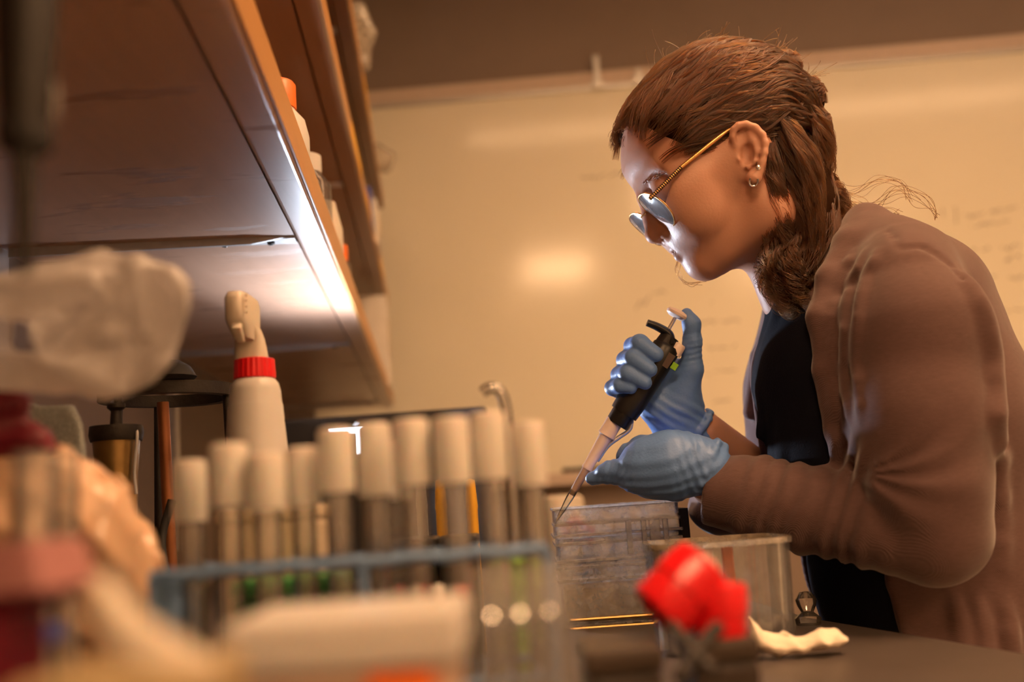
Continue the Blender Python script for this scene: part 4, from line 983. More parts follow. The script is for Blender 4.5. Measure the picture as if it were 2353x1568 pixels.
for i, (px, t0, t1, hw, y, _) in enumerate(TUBES):
    kk = mpp(y); b = at(px, (t0 + t1) / 2, y); rc_ = hw * kk; rt = rc_ * .80; zt0, zt1 = zpx(px, t0, y), zpx(px, t1, y); zb0 = BENCH + .0155 if y < .59 else BENCH + .0008
    t = empty('culture_tube', '%s capped glass culture tube from the left in the row above the blue rack' % ORD[i] if i < 10 else 'rightmost capped glass culture tube in the row above the blue rack', 'test tube', (b[0], y, zb0), group='capped culture tubes')
    ln = 64; V = []; prof = [(.0, zt0), (rc_ * .8, zt0), (rc_ * .95, zt0 - .0007), (rc_, zt0 - .002), (rc_, zt1 + .002), (rc_ * 1.01, zt1 + .001), (rc_ * 1.01, zt1), (rt * 1.05, zt1), (rt * 1.04, zt0 - .006)]
    for j, (r, z) in enumerate(prof):
        for q in range(ln):
            rr = r * (1 + (.018 if q % 4 < 2 and 2 < j < 5 else 0)); th_ = 2 * math.pi * q / ln; V.append((b[0] + rr * math.cos(th_), y + rr * math.sin(th_), z))
    MB().add(V, [(j * ln + q, j * ln + (q + 1) % ln, (j + 1) * ln + (q + 1) % ln, (j + 1) * ln + q) for j in range(len(prof) - 1) for q in range(ln)]).build('cap', CAPM, t, True)
    MB().lathe([(.0, zb0), (rt * .5, zb0 + rt * .15), (rt * .87, zb0 + rt * .5), (rt, zb0 + rt), (rt, zt0 - .007), (rt * .86, zt0 - .007), (rt * .86, zb0 + rt)], (b[0], y, 0), ZU, 28, False).build('glass_tube', MT['glass'], t, True)
    if i in (1, 2, 3, 4, 6, 10): MB().lathe([(0, zb0 + .002), (rt * .8, zb0 + rt), (rt * .84, zb0 + .03 + .02 * (i % 3)), (0, zb0 + .03 + .02 * (i % 3))], (b[0], y, 0), ZU, 20).build('culture_medium', MT['card'], t, True)

# ---- bent glass tube ------------------------------------------------
GY = .66
gp = spline([at(1108, 903, GY), at(1122, 893, GY), at(1142, 894, GY), at(1158, 918, GY), at(1168, 980, GY), at(1174, 1060, GY), at(1178, 1250, GY) * [1, 1, 0] + ZU * (BENCH + .005)], 8)
tag(MB().tube(gp, 13 * mpp(GY), 16, False).tube(gp, 9 * mpp(GY), 16, False).build('bent_glass_tube', MT['glass'], None, True), 'thin clear glass tube with a hooked top rising behind the last capped tube', 'glass tube')

# ---- gel box --------------------------------------------------------
BY = 1.105; k = mpp(BY)
g0, g1 = at(1273, 1176, BY), at(1556, 1150, BY); gw = g1[0] - g0[0]; gx = (g0[0] + g1[0]) / 2; ztop = (g0[2] + g1[2]) / 2; gd = .085; gy = BY + gd / 2
gb = empty('gel_box', 'clear scuffed plastic gel box under the pipette tip', 'plastic box', (gx, gy, BENCH))
def shell(x, y, z0, z1, w, d, th, m, name, par, floor_=True, bev=.001):
    mb = MB()
    for s_ in (-1, 1): mb.box((x, y + s_ * (d - th) / 2, (z0 + z1) / 2), (w, th, z1 - z0)); mb.box((x + s_ * (w - th) / 2, y, (z0 + z1) / 2), (th, d - 2 * th, z1 - z0))
    if floor_: mb.box((x, y, z0 + th / 2), (w - 2 * th, d - 2 * th, th))
    return mb.build(name, m, par, bevel=bev)
zq = lambda py: zpx(1400, py, BY)
shell(gx, gy, BENCH, zq(1232), gw * .98, gd, .003, MT['glinted'], 'tank', gb)
shell(gx, gy, zq(1226), ztop, gw, gd + .006, .0028, MT['glinted'], 'lid', gb, False)
for py, e in ((1163, .004), (1200, .003), (1226, .006), (1245, .004), (1285, .003), (1300, .005), (1330, .004)):
    shell(gx, gy, zq(py) - .0016, zq(py) + .0016, gw + e, gd + e * 1.6, .004, MT['lit_edge'], 'rib', gb, False, .0006)
MB().box((gx, gy, ztop - .0015), (gw, gd + .006, .003)).build('lid_top', MT['plast'], gb, bevel=.0008)
for px in (1445, 1480, 1505, 1530):
    MB().box((at(px, 1230, BY)[0], BY - .003, zq(1238)), (.006 + .006 * (px == 1505), .004, .035)).build('clip_rib', MT['lit_edge'], gb, bevel=.0008)
MB().box((g1[0] + .008, gy, (zq(1180) + BENCH) / 2), (.010, .06, zq(1180) - BENCH)).build('electrode_block', MT['blackm'], gb, bevel=.001)
MB().box((gx, gy, BENCH + .022), (gw * .9, gd * .8, .036)).build('gel_tray', MT['card'], gb, bevel=.002)
for py in (1420, 1440): MB().tube([(gx - gw * .44, BY - .002, zq(py)), (gx + gw * .3, BY - .002, zq(py))], .0022, 8).build('electrode_wire', MT['brass'], gb, True)
th2 = np.linspace(0, math.pi, 14)
MB().tube([(at(1365, 1320, BY)[0] + .012 * math.cos(t) + .006 * t, BY + .03, zq(1335) + .018 * math.sin(t)) for t in th2], .0035, 8).build('tube_loop', MT['plast'], gb, True)
MB().tube(spline([(at(1385, 1300, BY)[0], BY + .05, zq(1300)), (at(1395, 1320, BY)[0], BY + .05, zq(1325)), (at(1420, 1330, BY)[0], BY + .05, zq(1338))], 5), .0015, 6).build('lead_wire', MT['navy'], gb, True)

# ---- pipette held in the right hand ----------------------------------
def pl_(px, py, c): return S(px, py, c)
pip = empty('micropipette', 'black and white micropipette held in the blue gloved hand', 'pipette', to_world(S(1460, 920, 0))[..., :].reshape(3))
def PW(m, name, material, smooth=True, bevel=0):
    m.v = [tuple(p) for p in to_world(np.array(m.v))]; return m.build(name, material, pip, smooth, bevel)
c_ = 4.0
A0, A1 = pl_(1529, 803, c_), pl_(1421, 969, c_); ax = nrm(A1 - A0); Lb = np.linalg.norm(A1 - A0)
PW(MB().lathe([(0, -14), (26, -12), (33, -4), (34, 40), (35, 100), (34.5, 150), (33, Lb - 26), (32, Lb - 22), (28, Lb - 22), (27, Lb + 4), (25, Lb + 8), (0, Lb + 8)], A0, ax, 32), 'grip_body', MT['black'])
# finger hook
hk = [pl_(1540, 790, c_), pl_(1536, 768, c_), pl_(1512, 752, c_), pl_(1487, 742, c_)]; hp_ = spline(hk, 6); hw_ = np.linspace(26, 11, len(hp_))
m = MB(); V = []; seg = 16; Tn = np.gradient(hp_, axis=0)
for i, p in enumerate(hp_):
    t = nrm(Tn[i]); nn = nrm(np.cross(t, [0, 0, 1.]))
    for q in range(seg):
        a = 2 * math.pi * q / seg; V.append(p + nn * math.cos(a) * (12 - 4 * i / len(hp_)) + np.array([0, 0, 1.]) * math.sin(a) * hw_[i])
m.add(V, [(i * seg + q, i * seg + (q + 1) % seg, (i + 1) * seg + (q + 1) % seg, (i + 1) * seg + q) for i in range(len(hp_) - 1) for q in range(seg)] + [tuple(range(seg - 1, -1, -1)), tuple(range((len(hp_) - 1) * seg, len(hp_) * seg))])
PW(m, 'finger_hook', MT['black'])
PW(MB().cone_ if False else MB().lathe([(22, -8), (25, 30), (28, 60)], pl_(1536, 780, c_), ax, 24), 'grip_top', MT['black'])
k0, k1 = pl_(1556, 722, c_), pl_(1532, 766, c_); kx = nrm(k0 - k1)
KNOB = mat('pinkish_white', (.80, .66, .60), .35, var=.04)
PW(MB().lathe([(0, -9), (18, -9), (25, -4), (26, 2), (23, 7), (12, 10), (0, 11)], k0, kx, 28), 'plunger_knob', KNOB)
PW(MB().tube([k0 - kx * 6, k1 - kx * 10], 4.2, 10), 'plunger_rod', MT['alu'])
PW(MB().lathe([(0, -2), (13, -2), (15, 2), (15, 26), (0, 26)], pl_(1562, 793, c_ - 6), nrm(pl_(1545, 822, c_) - pl_(1562, 793, c_)), 20), 'eject_button', KNOB)
PW(MB().box(pl_(1534, 828, c_ - 30), (20, 34, 5), [np.cross(ax, [0, 0, 1.]), ax, np.array([0, 0, 1.])]), 'volume_window', mat('smoky_window', (.09, .06, .05), .3), False)
PW(MB().box(pl_(1549, 842, c_ - 20), (14, 16, 8), [np.cross(ax, [0, 0, 1.]), ax, np.array([0, 0, 1.])]), 'green_mark', MT['lime'], False)
S0 = pl_(1407, 977, c_); S1 = pl_(1348, 1078, c_); S2 = pl_(1314, 1136, c_); S3 = pl_(1276, 1202, c_)
sx = nrm(S1 - S0); Ls = np.linalg.norm(S1 - S0)
PW(MB().lathe([(0, -12), (20, -12), (19.5, 22), (20.5, 24), (20.5, 28), (15.5, 30), (12, Ls - 8), (13, Ls - 6), (12.5, Ls), (0, Ls)], S0, sx, 28), 'shaft', KNOB)
PW(MB().lathe([(10.5, -2), (8.5, np.linalg.norm(S2 - S1) * .75), (6, np.linalg.norm(S2 - S1) + 2)], S1, nrm(S2 - S1), 20), 'nozzle', mat('tan_nozzle', (.5, .36, .28), .4))
tx = nrm(S3 - S2); Lt = np.linalg.norm(S3 - S2)
PW(MB().lathe([(9, -10), (8.5, 12), (5.5, Lt * .6), (1.6, Lt)], S2, tx, 18, False), 'tip', clear('tip_plastic', tint=(1., .93, .75), haze=.14, gloss=.2))
PW(MB().tube(spline([pl_(1452, 968, c_), pl_(1446, 988, c_), pl_(1422, 1006, c_), pl_(1396, 1026, c_), pl_(1372, 1060, c_)], 6), [5] * 25, 10), 'ejector_arm', MT['alu'])
PW(MB().lathe([(7, -5), (9, 0), (7, 5)], pl_(1448, 968, c_), ax, 16), 'ejector_spring', MT['metal'])

# ---- clear tub, sticks ----------------------------------------------
TY = .86; k = mpp(TY); t0, t1 = at(1500, 1262, TY), at(1832, 1242, TY); tw = t1[0] - t0[0]; tz = (t0[2] + t1[2]) / 2; txc = (t0[0] + t1[0]) / 2
tb = empty('clear_tub', 'open clear plastic tub behind the red screw caps', 'tub', (txc, TY + .05, BENCH))
loft([(txc, TY + .05, BENCH, tw * .47, .046), (txc, TY + .05, tz, tw / 2, .05), (txc, TY + .05, tz, tw / 2 - .0022, .0478), (txc, TY + .05, BENCH + .003, tw * .47 - .0022, .0438)], 48, .45).build('tub_wall', MT['plast'], tb, True)
loft([(txc, TY + .05, tz - .002, tw / 2 + .002, .052), (txc, TY + .05, tz + .003, tw / 2 + .002, .052), (txc, TY + .05, tz + .003, tw / 2 - .003, .047), (txc, TY + .05, tz - .002, tw / 2 - .003, .047)], 48, .45).build('rim', clear('tub_rim', haze=.35, gloss=.2, hazecol=(.85, .7, .5)), tb, True)
for px, mm, w_, nm, lb in ((1690, 'orange', .006, 'orange_stick', 'orange plastic stick standing in the clear tub'), (1645, 'white', .005, 'white_stick', 'white plastic stick beside the orange one in the clear tub'), (1520, 'white', .004, 'white_stick', 'white plastic stick at the left side of the clear tub')):
    x = at(px, 1300, TY)[0]; tag(MB().box((x, TY + .03, (BENCH + .004 + zpx(px, 1256, TY)) / 2), (w_ * 1.6, .004, zpx(px, 1256, TY) - BENCH - .004)).build(nm, MT[mm], bevel=.001), lb, 'stick')

# ---- dark boxes, red caps -------------------------------------------
for px0, px1, py, y, lb in ((1345, 1520, 1492, .50, 'low dark brown box under the red screw caps, the left one'), (1592, 1742, 1468, .53, 'low dark brown box carrying the red screw caps at its front')):
    x0, x1 = at(px0, py, y)[0], at(px1, py, y)[0]; zt2 = zpx((px0 + px1) / 2, py, y)
    b = empty('dark_box', lb, 'box', ((x0 + x1) / 2, y + .03, BENCH))
    MB().box(((x0 + x1) / 2, y + .03, (BENCH + zt2 - .012) / 2), (x1 - x0, .06, zt2 - .012 - BENCH)).build('box_body', mat('dark_brown', (.035, .022, .015), .5, var=.3), b, bevel=.004)
    MB().box(((x0 + x1) / 2, y + .03, zt2 - .006), (x1 - x0 + .002, .062, .0115)).build('box_lid', mat('dark_brown_lid', (.05, .033, .022), .4, var=.3), b, bevel=.003)
def screw_cap(label, P0, P1, r, y):
    a, b = P0, P1; axis = nrm(b - a); L_ = np.linalg.norm(b - a)
    o = empty('screw_cap', label, 'bottle cap', (a + b) / 2, group='red screw caps')
    seg = 60; V = []; t = np.array([1., 0, 0]) if abs(axis[0]) < .9 else Y3; u = nrm(np.cross(axis, t)); w = np.cross(axis, u)
    pr = [(r * .6, .002), (r * .96, 0), (r, .002), (r, L_ * .45), (r * 1.05, L_ * .47), (r * 1.05, L_ * .8), (r * 1.0, L_ * .97), (r * .92, L_), (0, L_)]
    for j, (rr, z) in enumerate(pr):
        for q in range(seg):
            g = rr * (1 + (.02 if q % 6 < 3 and 3 < j < 7 else 0)); th_ = 2 * math.pi * q / seg; V.append(a + axis * z + (u * math.cos(th_) + w * math.sin(th_)) * g)
    MB().add(V, [(j * seg + q, j * seg + (q + 1) % seg, (j + 1) * seg + (q + 1) % seg, (j + 1) * seg + q) for j in range(len(pr) - 1) for q in range(seg)]).build('cap_shell', MT['red'], o, True)
    MB().lathe([(r * .55, .0), (r * .62, -.002), (r * .62, L_ * .3), (0, L_ * .3)], a, axis, 30).build('cap_liner', MT['red'], o, True)
    return o
CY = .545
A_, B_2 = at(1512, 1412, CY), at(1622, 1302, CY + .005)
screw_cap('tilted wide red screw cap with a white end, leaning on the other red cap', A_, B_2, 76 * mpp(CY), CY)
MB().lathe([(0, .0), (30 * mpp(CY), 0), (30 * mpp(CY), .004), (0, .004)], B_2, nrm(B_2 - A_), 30).build('white_end', MT['white'], bpy.data.objects['screw_cap'], True)
screw_cap('upright ribbed red screw cap standing on the dark brown box', at(1655, 1462, CY), at(1652, 1340, CY), 58 * mpp(CY), CY)
tag(MB().tube(spline([at(1560, 1562, .46), at(1600, 1500, .47), at(1652, 1440, .48)], 6), .0035, 8).tube(spline([at(1640, 1545, .46), at(1590, 1495, .47), at(1540, 1435, .48)], 6), .003, 8).build('metal_tongs', MT['iron'], None, True), 'dark metal tongs crossed in front of the red caps', 'tongs')
o = inflate('crumpled_tissue', [(1505, 1470), (1545, 1452), (1575, 1475), (1565, 1540), (1590, 1590), (1520, 1600), (1500, 1540)], .47, 26, MT['tissue'], amp=7, h=5, seed=3); tag(o, 'small crumpled white tissue below the tilted red cap', 'tissue'); drop_to(o, BENCH)
o = inflate('crumpled_tissue', [(1725, 1452), (1760, 1490), (1830, 1505), (1890, 1482), (1925, 1488), (1955, 1508), (1930, 1528), (1800, 1545), (1720, 1535)], .80, 42, MT['tissue'], amp=11, h=4, seed=15, fq_=1.4); tag(o, 'flat crumpled tissue lying on the worktop right of the dark boxes', 'tissue'); drop_to(o, BENCH)
f0 = atz(1866, 1425, BENCH); MB().lathe([(.0, 0), (.012, 0), (.013, .006), (.006, .012), (.009, .018), (.0105, .024), (.006, .031), (0, .032)], f0 - BD * .03 - BN * .015, ZU, 24).build('glass_stopper', MT['glass'], None, True)
tag(bpy.data.objects['glass_stopper'], 'round glass stopper by the worktop edge right of the clear tub', 'stopper')

# ---- nearest foreground ---------------------------------------------
FY = .31; x0, x1 = at(505, 1400, FY)[0], at(1052, 1370, FY)[0]; zt2 = zpx(780, 1418, FY)
wb_ = empty('pipette_tip_box', 'blurred white box with an orange strip at the bottom front', 'box', ((x0 + x1) / 2, FY + .03, BENCH))
MB().box(((x0 + x1) / 2, FY + .03, zt2 - .008), (x1 - x0, .06, .016)).build('lid', MT['white'], wb_, bevel=.003)
MB().box(((x0 + x1) / 2, FY + .03, (BENCH + zt2 - .017) / 2), (x1 - x0 - .006, .055, zt2 - .017 - BENCH)).build('box_body', mat('tan_plastic', (.52, .36, .27), .5, var=.06), wb_, bevel=.003)
xo0, xo1 = at(840, 1560, FY)[0], at(1000, 1560, FY)[0]
MB().box(((xo0 + xo1) / 2, FY + .0015, zpx(920, 1598, FY)), (xo1 - xo0, .0012, .012)).build('orange_strip', MT['orange'], wb_)
x0, x1 = at(700, 1480, FY)[0], at(830, 1480, FY)[0]; MB().box(((x0 + x1) / 2, FY + .0015, zpx(765, 1480, FY)), (x1 - x0, .0012, .006)).build('paper_label', mat('pale_lilac', (.75, .72, .8), .7), wb_)
AY = .36; x0, x1 = at(1085, 1300, AY)[0], at(1318, 1300, AY)[0]; zt2 = zpx(1200, 1305, AY)
ab = empty('acrylic_block', 'small clear acrylic tube stand in the front centre', 'tube stand', ((x0 + x1) / 2, AY + .02, BENCH))
shell((x0 + x1) / 2, AY + .02, BENCH, zt2, x1 - x0, .04, .003, MT['plast'], 'stand_wall', ab)
MB().box(((x0 + x1) / 2, AY + .02, zt2 - .02), (x1 - x0 - .007, .033, .002)).build('tier', MT['plast'], ab)
for q in (-.3, 0, .3): MB().lathe([(.0045, zt2 - .05), (.0045, zt2 - .019), (.006, zt2 - .0175), (.006, zt2 - .012), (0, zt2 - .012)], ((x0 + x1) / 2 + q * (x1 - x0), AY + .02, 0), ZU, 16).build('microtube', MT['plast'], ab, True)
for px in (1160, 1205): 
    c = at(px, 1335, .535); tag(MB().lathe([(0, BENCH + .001), (.008, BENCH + .004), (.0085, c[2] - .008), (.0095, c[2] - .007), (.0095, c[2] + .008), (0, c[2] + .009)], (c[0], .58, 0), ZU, 20).build('lime_vial', MT['lime'], None, True), '%s lime green vial behind the right end of the blue rack' % ('left' if px == 1160 else 'right'), 'vial', 'lime vials')

# left foreground: tied bag, glass cylinders, pink block, scoop
BAG = clear('milky_bag', tint=(1., .97, .93), haze=.72, gloss=.10, rough=.3, hazecol=(.86, .82, .82), lo=.95, hi=1.1); BAGL = mat('filled_bag', (.70, .46, .30), .4, scale=12, var=.15, sss=.2, coat=.3)
GYb = .56; bb = empty('tied_plastic_bag', 'milky plastic bag with flared top tied by a maroon band, filled with tan material', 'bag', foot(150, 1200, GYb))
inflate('flared_top', [(-160, 640), (0, 632), (120, 600), (230, 572), (330, 592), (410, 615), (440, 650), (436, 710), (420, 770), (395, 835), (350, 880), (290, 912), (150, 905), (20, 905), (-160, 880)], GYb - .03, 95, BAG, bb, amp=6, h=6, seed=23, fq_=.6, facets=11, folds=[([(318, 600), (338, 660), (352, 745)], 20, 'u'), ([(225, 655), (275, 668), (308, 725)], 18, 'u'), ([(20, 735), (110, 790), (190, 850), (260, 890)], 24, 'u'), ([(240, 690), (215, 760), (170, 800)], 20, 's'), ([(290, 745), (330, 800), (300, 870)], 20, 's'), ([(180, 790), (260, 770), (350, 755)], 16, 'u'), ([(0, 680), (120, 660), (210, 640)], 18, 'u'), ([(365, 640), (385, 720), (370, 800)], 22, 's'), ([(60, 700), (150, 720), (200, 700)], 22, 's'), ([(270, 640), (292, 690)], 14, 's')])
inflate('bag_tie', [(-160, 880), (20, 885), (70, 905), (62, 960), (110, 990), (138, 1040), (60, 1050), (-20, 1080), (-160, 1080)], GYb - .01, 60, MT['maroon'], bb, amp=9, h=6, seed=4)
inflate('filled_bag', [(-160, 1040), (60, 1020), (140, 1020), (200, 1055), (290, 1125), (335, 1205), (358, 1275), (374, 1340), (384, 1470), (370, 1760), (-160, 1760)], GYb, 150, BAGL, bb, amp=24, h=7, seed=12)
drop_z = None
fo = inflate('foil_sheet', [(40, 890), (170, 896), (192, 940), (204, 1065), (212, 1600), (60, 1600), (40, 1000)], .78, 10, mat('glitter_foil', (.42, .45, .43), .28, .8, scale=500, var=.5, bump=1., bscale=900), amp=5, h=6, seed=8); tag(fo, 'sparkling grey foil sheet standing behind the tied plastic bag', 'foil'); drop_to(fo, BENCH)
for px, hw, y, top, lb in ((80, 46, .40, 1040, 'wide clear glass cylinder in front of the tied bag, at the left edge'), (152, 27, .43, 1035, 'narrow clear glass cylinder in front of the tied bag')):
    b = at(px, 1200, y); r = hw * mpp(y); tz_ = zpx(px, top, y)
    tag(MB().lathe([(0, BENCH + .001), (r, BENCH + .001), (r, tz_), (r * .9, tz_), (r * .9, BENCH + .005), (0, BENCH + .005)], (b[0], y, 0), ZU, 32).build('glass_cylinder', MT['plast'], None, True), lb, 'glass cylinder')
PYb = .30; pb = empty('pink_block', 'pink card block with a dark maroon underside at the left edge', 'block', foot(40, 1300, PYb))
x0, x1 = at(-90, 1300, PYb)[0], at(100, 1300, PYb)[0]
loft([((x0 + x1) / 2, PYb + .02, zpx(40, 1362, PYb), (x1 - x0) / 2 + .0015, .02), ((x0 + x1) / 2 - .001, PYb + .02, zpx(40, 1245, PYb), (x1 - x0) / 2 - .002, .018)], 40, .3).build('pink_top', MT['pink'], pb)
loft([((x0 + x1) / 2 - .006, PYb + .02, BENCH, (x1 - x0) / 2 - .008, .014), ((x0 + x1) / 2 - .006, PYb + .02, zpx(40, 1425, PYb), (x1 - x0) / 2 - .008, .014), ((x0 + x1) / 2, PYb + .02, zpx(40, 1364, PYb), (x1 - x0) / 2 + .001, .02)], 40, .3).build('maroon_base', MT['maroon'], pb)
c = at(70, 1462, .36); tag(MB().box((c[0], .36, c[2]), (.016, .02, .006)).box((c[0], .36, (c[2] + BENCH) / 2), (.006, .01, c[2] - BENCH)).build('blue_clip', MT['navy'], None, bevel=.001), 'small dark blue clip stand below the pink block', 'clip')
sp = spline([at(232, 1335, .27), at(255, 1390, .265), at(300, 1455, .26), at(370, 1520, .25), at(440, 1590, .24)], 8); m = MB(); V = []; n = len(sp)
for i, p in enumerate(sp):
    w_ = (.0028 + .0058 * (i / n)); d = nrm(np.gradient(sp, axis=0)[i]); s_ = nrm(np.cross(d, [0.2, -1., .3])); u_ = np.cross(s_, d)
    for q in range(10):
        a = 2 * math.pi * q / 10; V.append(p + s_ * w_ * math.cos(a) + u_ * .0022 * math.sin(a))
m.add(V, [(i * 10 + q, i * 10 + (q + 1) % 10, (i + 1) * 10 + (q + 1) % 10, (i + 1) * 10 + q) for i in range(n - 1) for q in range(10)] + [tuple(range(9, -1, -1)), tuple(range((n - 1) * 10, n * 10))])
o = m.build('plastic_scoop', MT['ivory'], None, True); tag(o, 'pale blurred plastic scoop leaning in the lower left foreground', 'scoop')
x0, x1 = at(60, 1500, .24)[0], at(480, 1500, .24)[0]; zt2 = zpx(270, 1545, .24)
tag(MB().box(((x0 + x1) / 2, .25, (BENCH + zt2) / 2), (x1 - x0, .05, zt2 - BENCH)).build('olive_tray', mat('olive_tan', (.34, .25, .13), .6, var=.2), None, bevel=.004), 'blurred olive tan tray in the bottom left corner', 'tray')

# dark pipette hanging from the shelf at top left
HY = .34; k = mpp(HY); hb = at(58, 300, HY)
hp3 = empty('hanging_pipette', 'dark blurred pipette hanging under the shelf at the upper left edge', 'pipette', hb)
Z = lambda py: zpx(58, py, HY)
MB().lathe([(0, Z(-260)), (70 * k, Z(-250)), (76 * k, Z(-60)), (66 * k, Z(200)), (58 * k, Z(290)), (0, Z(292))], (hb[0], HY, 0), ZU, 28).build('pipette_body', mat('dark_grip', (.012, .009, .007), .5, var=.3), hp3, True)
MB().lathe([(62 * k, Z(290)), (64 * k, Z(300)), (60 * k, Z(340)), (30 * k, Z(350))], (hb[0], HY, 0), ZU, 28).build('collar', MT['blackm'], hp3, True)
MB().lathe([(32 * k, Z(345)), (27 * k, Z(450)), (18 * k, Z(600)), (12 * k, Z(630)), (0, Z(632))], (hb[0], HY, 0), ZU, 24).build('shaft', mat('dark_shaft', (.014, .009, .006), .4, var=.3), hp3, True)
MB().box((hb[0] + 74 * k, HY, Z(235)), (10 * k, 12 * k, 90 * k)).build('steel_clip', MT['alu'], hp3, bevel=.001)
MB().tube([(hb[0], HY, Z(-250)), (hb[0], HY, SH[0])], .003, 8).build('hanger', MT['metal'], hp3, True)

# ---- burner, tripod, shadowy things under the shelf -------------------
IY = .98; k = mpp(IY); tc_ = at(365, 900, IY)
tp = empty('iron_tripod', 'dark iron ring tripod standing under the shelf behind the bag', 'tripod', (tc_[0], IY + .03, BENCH))
zr_ = tc_[2]; rr = 160 * k
MB().lathe([(rr, -.006), (rr, .006), (rr * .82, .006), (rr * .82, -.006), (rr, -.006)], (tc_[0], IY + .03, zr_), ZU, 48, False).build('ring', MT['iron'], tp, True)
for a in (-.15, 2.1, 4.2):
    MB().tube([(tc_[0] + rr * .9 * math.cos(a), IY + .03 + rr * .9 * math.sin(a), zr_), (tc_[0] + rr * 1.05 * math.cos(a), IY + .03 + rr * 1.05 * math.sin(a), BENCH + .004)], .0042, 10).build('leg', MT['iron'], tp, True)
d0 = at(410, 872, IY); tag(MB().lathe([(.02, 0), (.024, .004), (.018, .014), (.008, .02), (0, .021)], (d0[0], IY - .02, zr_ + .0065), ZU, 24).build('rubber_bung', MT['blackm'], None, True), 'black rubber bung resting on the iron ring', 'bung')
bc_ = at(268, 1080, IY - .05); k = mpp(IY - .05); bz = lambda py: zpx(268, py, IY - .05)
bu = empty('brass_burner', 'old brass gas burner with dark cap under the iron ring', 'burner', (bc_[0], bc_[1], BENCH))
MB().lathe([(50 * k, bz(1205)), (44 * k, bz(1190)), (46 * k, bz(1100)), (52 * k, bz(1010)), (52 * k, bz(1000))], (bc_[0], bc_[1], 0), ZU, 32).build('barrel', MT['brass'], bu, True)
MB().lathe([(56 * k, bz(1015)), (60 * k, bz(1000)), (58 * k, bz(980)), (14 * k, bz(976)), (12 * k, bz(945)), (20 * k, bz(938)), (20 * k, bz(928)), (0, bz(927))], (bc_[0], bc_[1], 0), ZU, 32).build('burner_cap', MT['iron'], bu, True)
MB().lathe([(.038, BENCH + .0), (.038, BENCH + .01), (.014, BENCH + .02), (.012, bz(1203))], (bc_[0], bc_[1], 0), ZU, 32).build('burner_base', MT['iron'], bu, True)
MB().tube(spline([(bc_[0] + 50 * k, bc_[1] - .005, bz(990)), (bc_[0] + 57 * k, bc_[1] - .01, bz(1010)), (bc_[0] + 50 * k, bc_[1] - .01, bz(1090)), (bc_[0] + 54 * k, bc_[1] - .01, bz(1140))], 5), .0014, 8).build('wire_handle', MT['metal'], bu, True)
c0, c1 = at(374, 925, 1.0), at(402, 1320, 1.0); c1[2] = BENCH + .001
tag(MB().tube([c0, c1], .006, 12).build('copper_rod', mat('copper', (.35, .13, .05), .4, .5, var=.3), None, True), 'reddish copper rod leaning under the iron ring', 'rod')
hs = spline([at(395, 1150, .96), at(372, 1240, .95), at(385, 1330, .93), at(410, 1400, .9)], 8); hs[:, 2] = np.maximum(hs[:, 2], BENCH + .005)
tag(MB().tube(hs, .004, 10).build('rubber_hose', MT['blackm'], None, True), 'black rubber hose curling beside the copper rod', 'hose')
def bx(name, lb, cat, px0, px1, py, y, d, m, bev=.003, extra=None):
    x0, x1 = at(px0, py, y)[0], at(px1, py, y)[0]; z = zpx((px0 + px1) / 2, py, y); t = empty(name, lb, cat, ((x0 + x1) / 2, y + d / 2, BENCH))
    MB().box(((x0 + x1) / 2, y + d / 2, (BENCH + z - .01) / 2), (x1 - x0, d, z - .01 - BENCH)).build('box_body', m, t, bevel=bev)
    MB().box(((x0 + x1) / 2, y + d / 2, z - .005), (x1 - x0 + .002, d + .002, .0095)).build('box_lid', extra or m, t, bevel=bev); return t
bx('carton', 'pale tan carton standing behind the left capped tubes', 'carton', 492, 728, 1165, .66, .05, MT['card'])
bx('tube_box', 'low green tube box behind the left half of the blue rack', 'tube box', 530, 785, 1330, .60, .045, MT['green'], extra=mat('green_lid', (.05, .30, .07), .4))
bx('tip_rack', 'dark grey tip rack behind the middle tubes, the left one', 'tip rack', 905, 995, 1238, .84, .06, MT['black'])
bx('tip_rack', 'dark grey tip rack behind the middle tubes, the right one', 'tip rack', 1003, 1092, 1232, .86, .06, MT['black'])
for px, mm, lb, y in ((1080, 'yellow', 'yellow marker pen standing behind the right tip rack', .98), (1010, 'yellow', 'yellow marker pen standing between the two tip racks', .965), (966, 'metal', 'silver pen standing behind the left tip rack', .99)):
    b = at(px, 1100, y); zt3 = zpx(px, 1100, y); tag(MB().lathe([(0, BENCH), (.0055, BENCH + .0005), (.0055, zt3 - .03), (.006, zt3 - .028), (.0045, zt3 - .002), (0, zt3)], (b[0], b[1], 0), ZU, 16).build('marker_pen', MT[mm], None, True), lb, 'pen')
for i, px in enumerate((925, 952, 980, 1000, 1060)):
    b = at(px, 1352, .64); t = empty('capped_vial', '%s small vial with a red cap in front of the tip racks' % ORD[i], 'vial', (b[0], .64, BENCH), group='small red capped vials')
    MB().lathe([(0, BENCH + .0005), (.005, BENCH + .001), (.005, b[2] - .006), (.004, b[2] - .005)], (b[0], .64, 0), ZU, 16).build('vial_glass', MT['plast'], t, True)
    MB().lathe([(.0055, b[2] - .007), (.0055, b[2] + .001), (.0048, b[2] + .002), (0, b[2] + .002)], (b[0], .64, 0), ZU, 16).build('vial_cap', MT['red'] if i % 2 == 0 else MT['white'], t, True)
b = at(1285, 1150, 2.4); zt3 = zpx(1285, 1138, 2.4)
tag(MB().lathe([(0, BENCH), (.05, BENCH), (.055, BENCH + .01), (.058, zt3 - .02), (.055, zt3 - .006), (.04, zt3), (0, zt3)], (b[0], b[1], 0), ZU, 32).build('beige_tub', MT['ivory'], None, True), 'beige round tub on the bench beyond the clear gel box', 'tub')

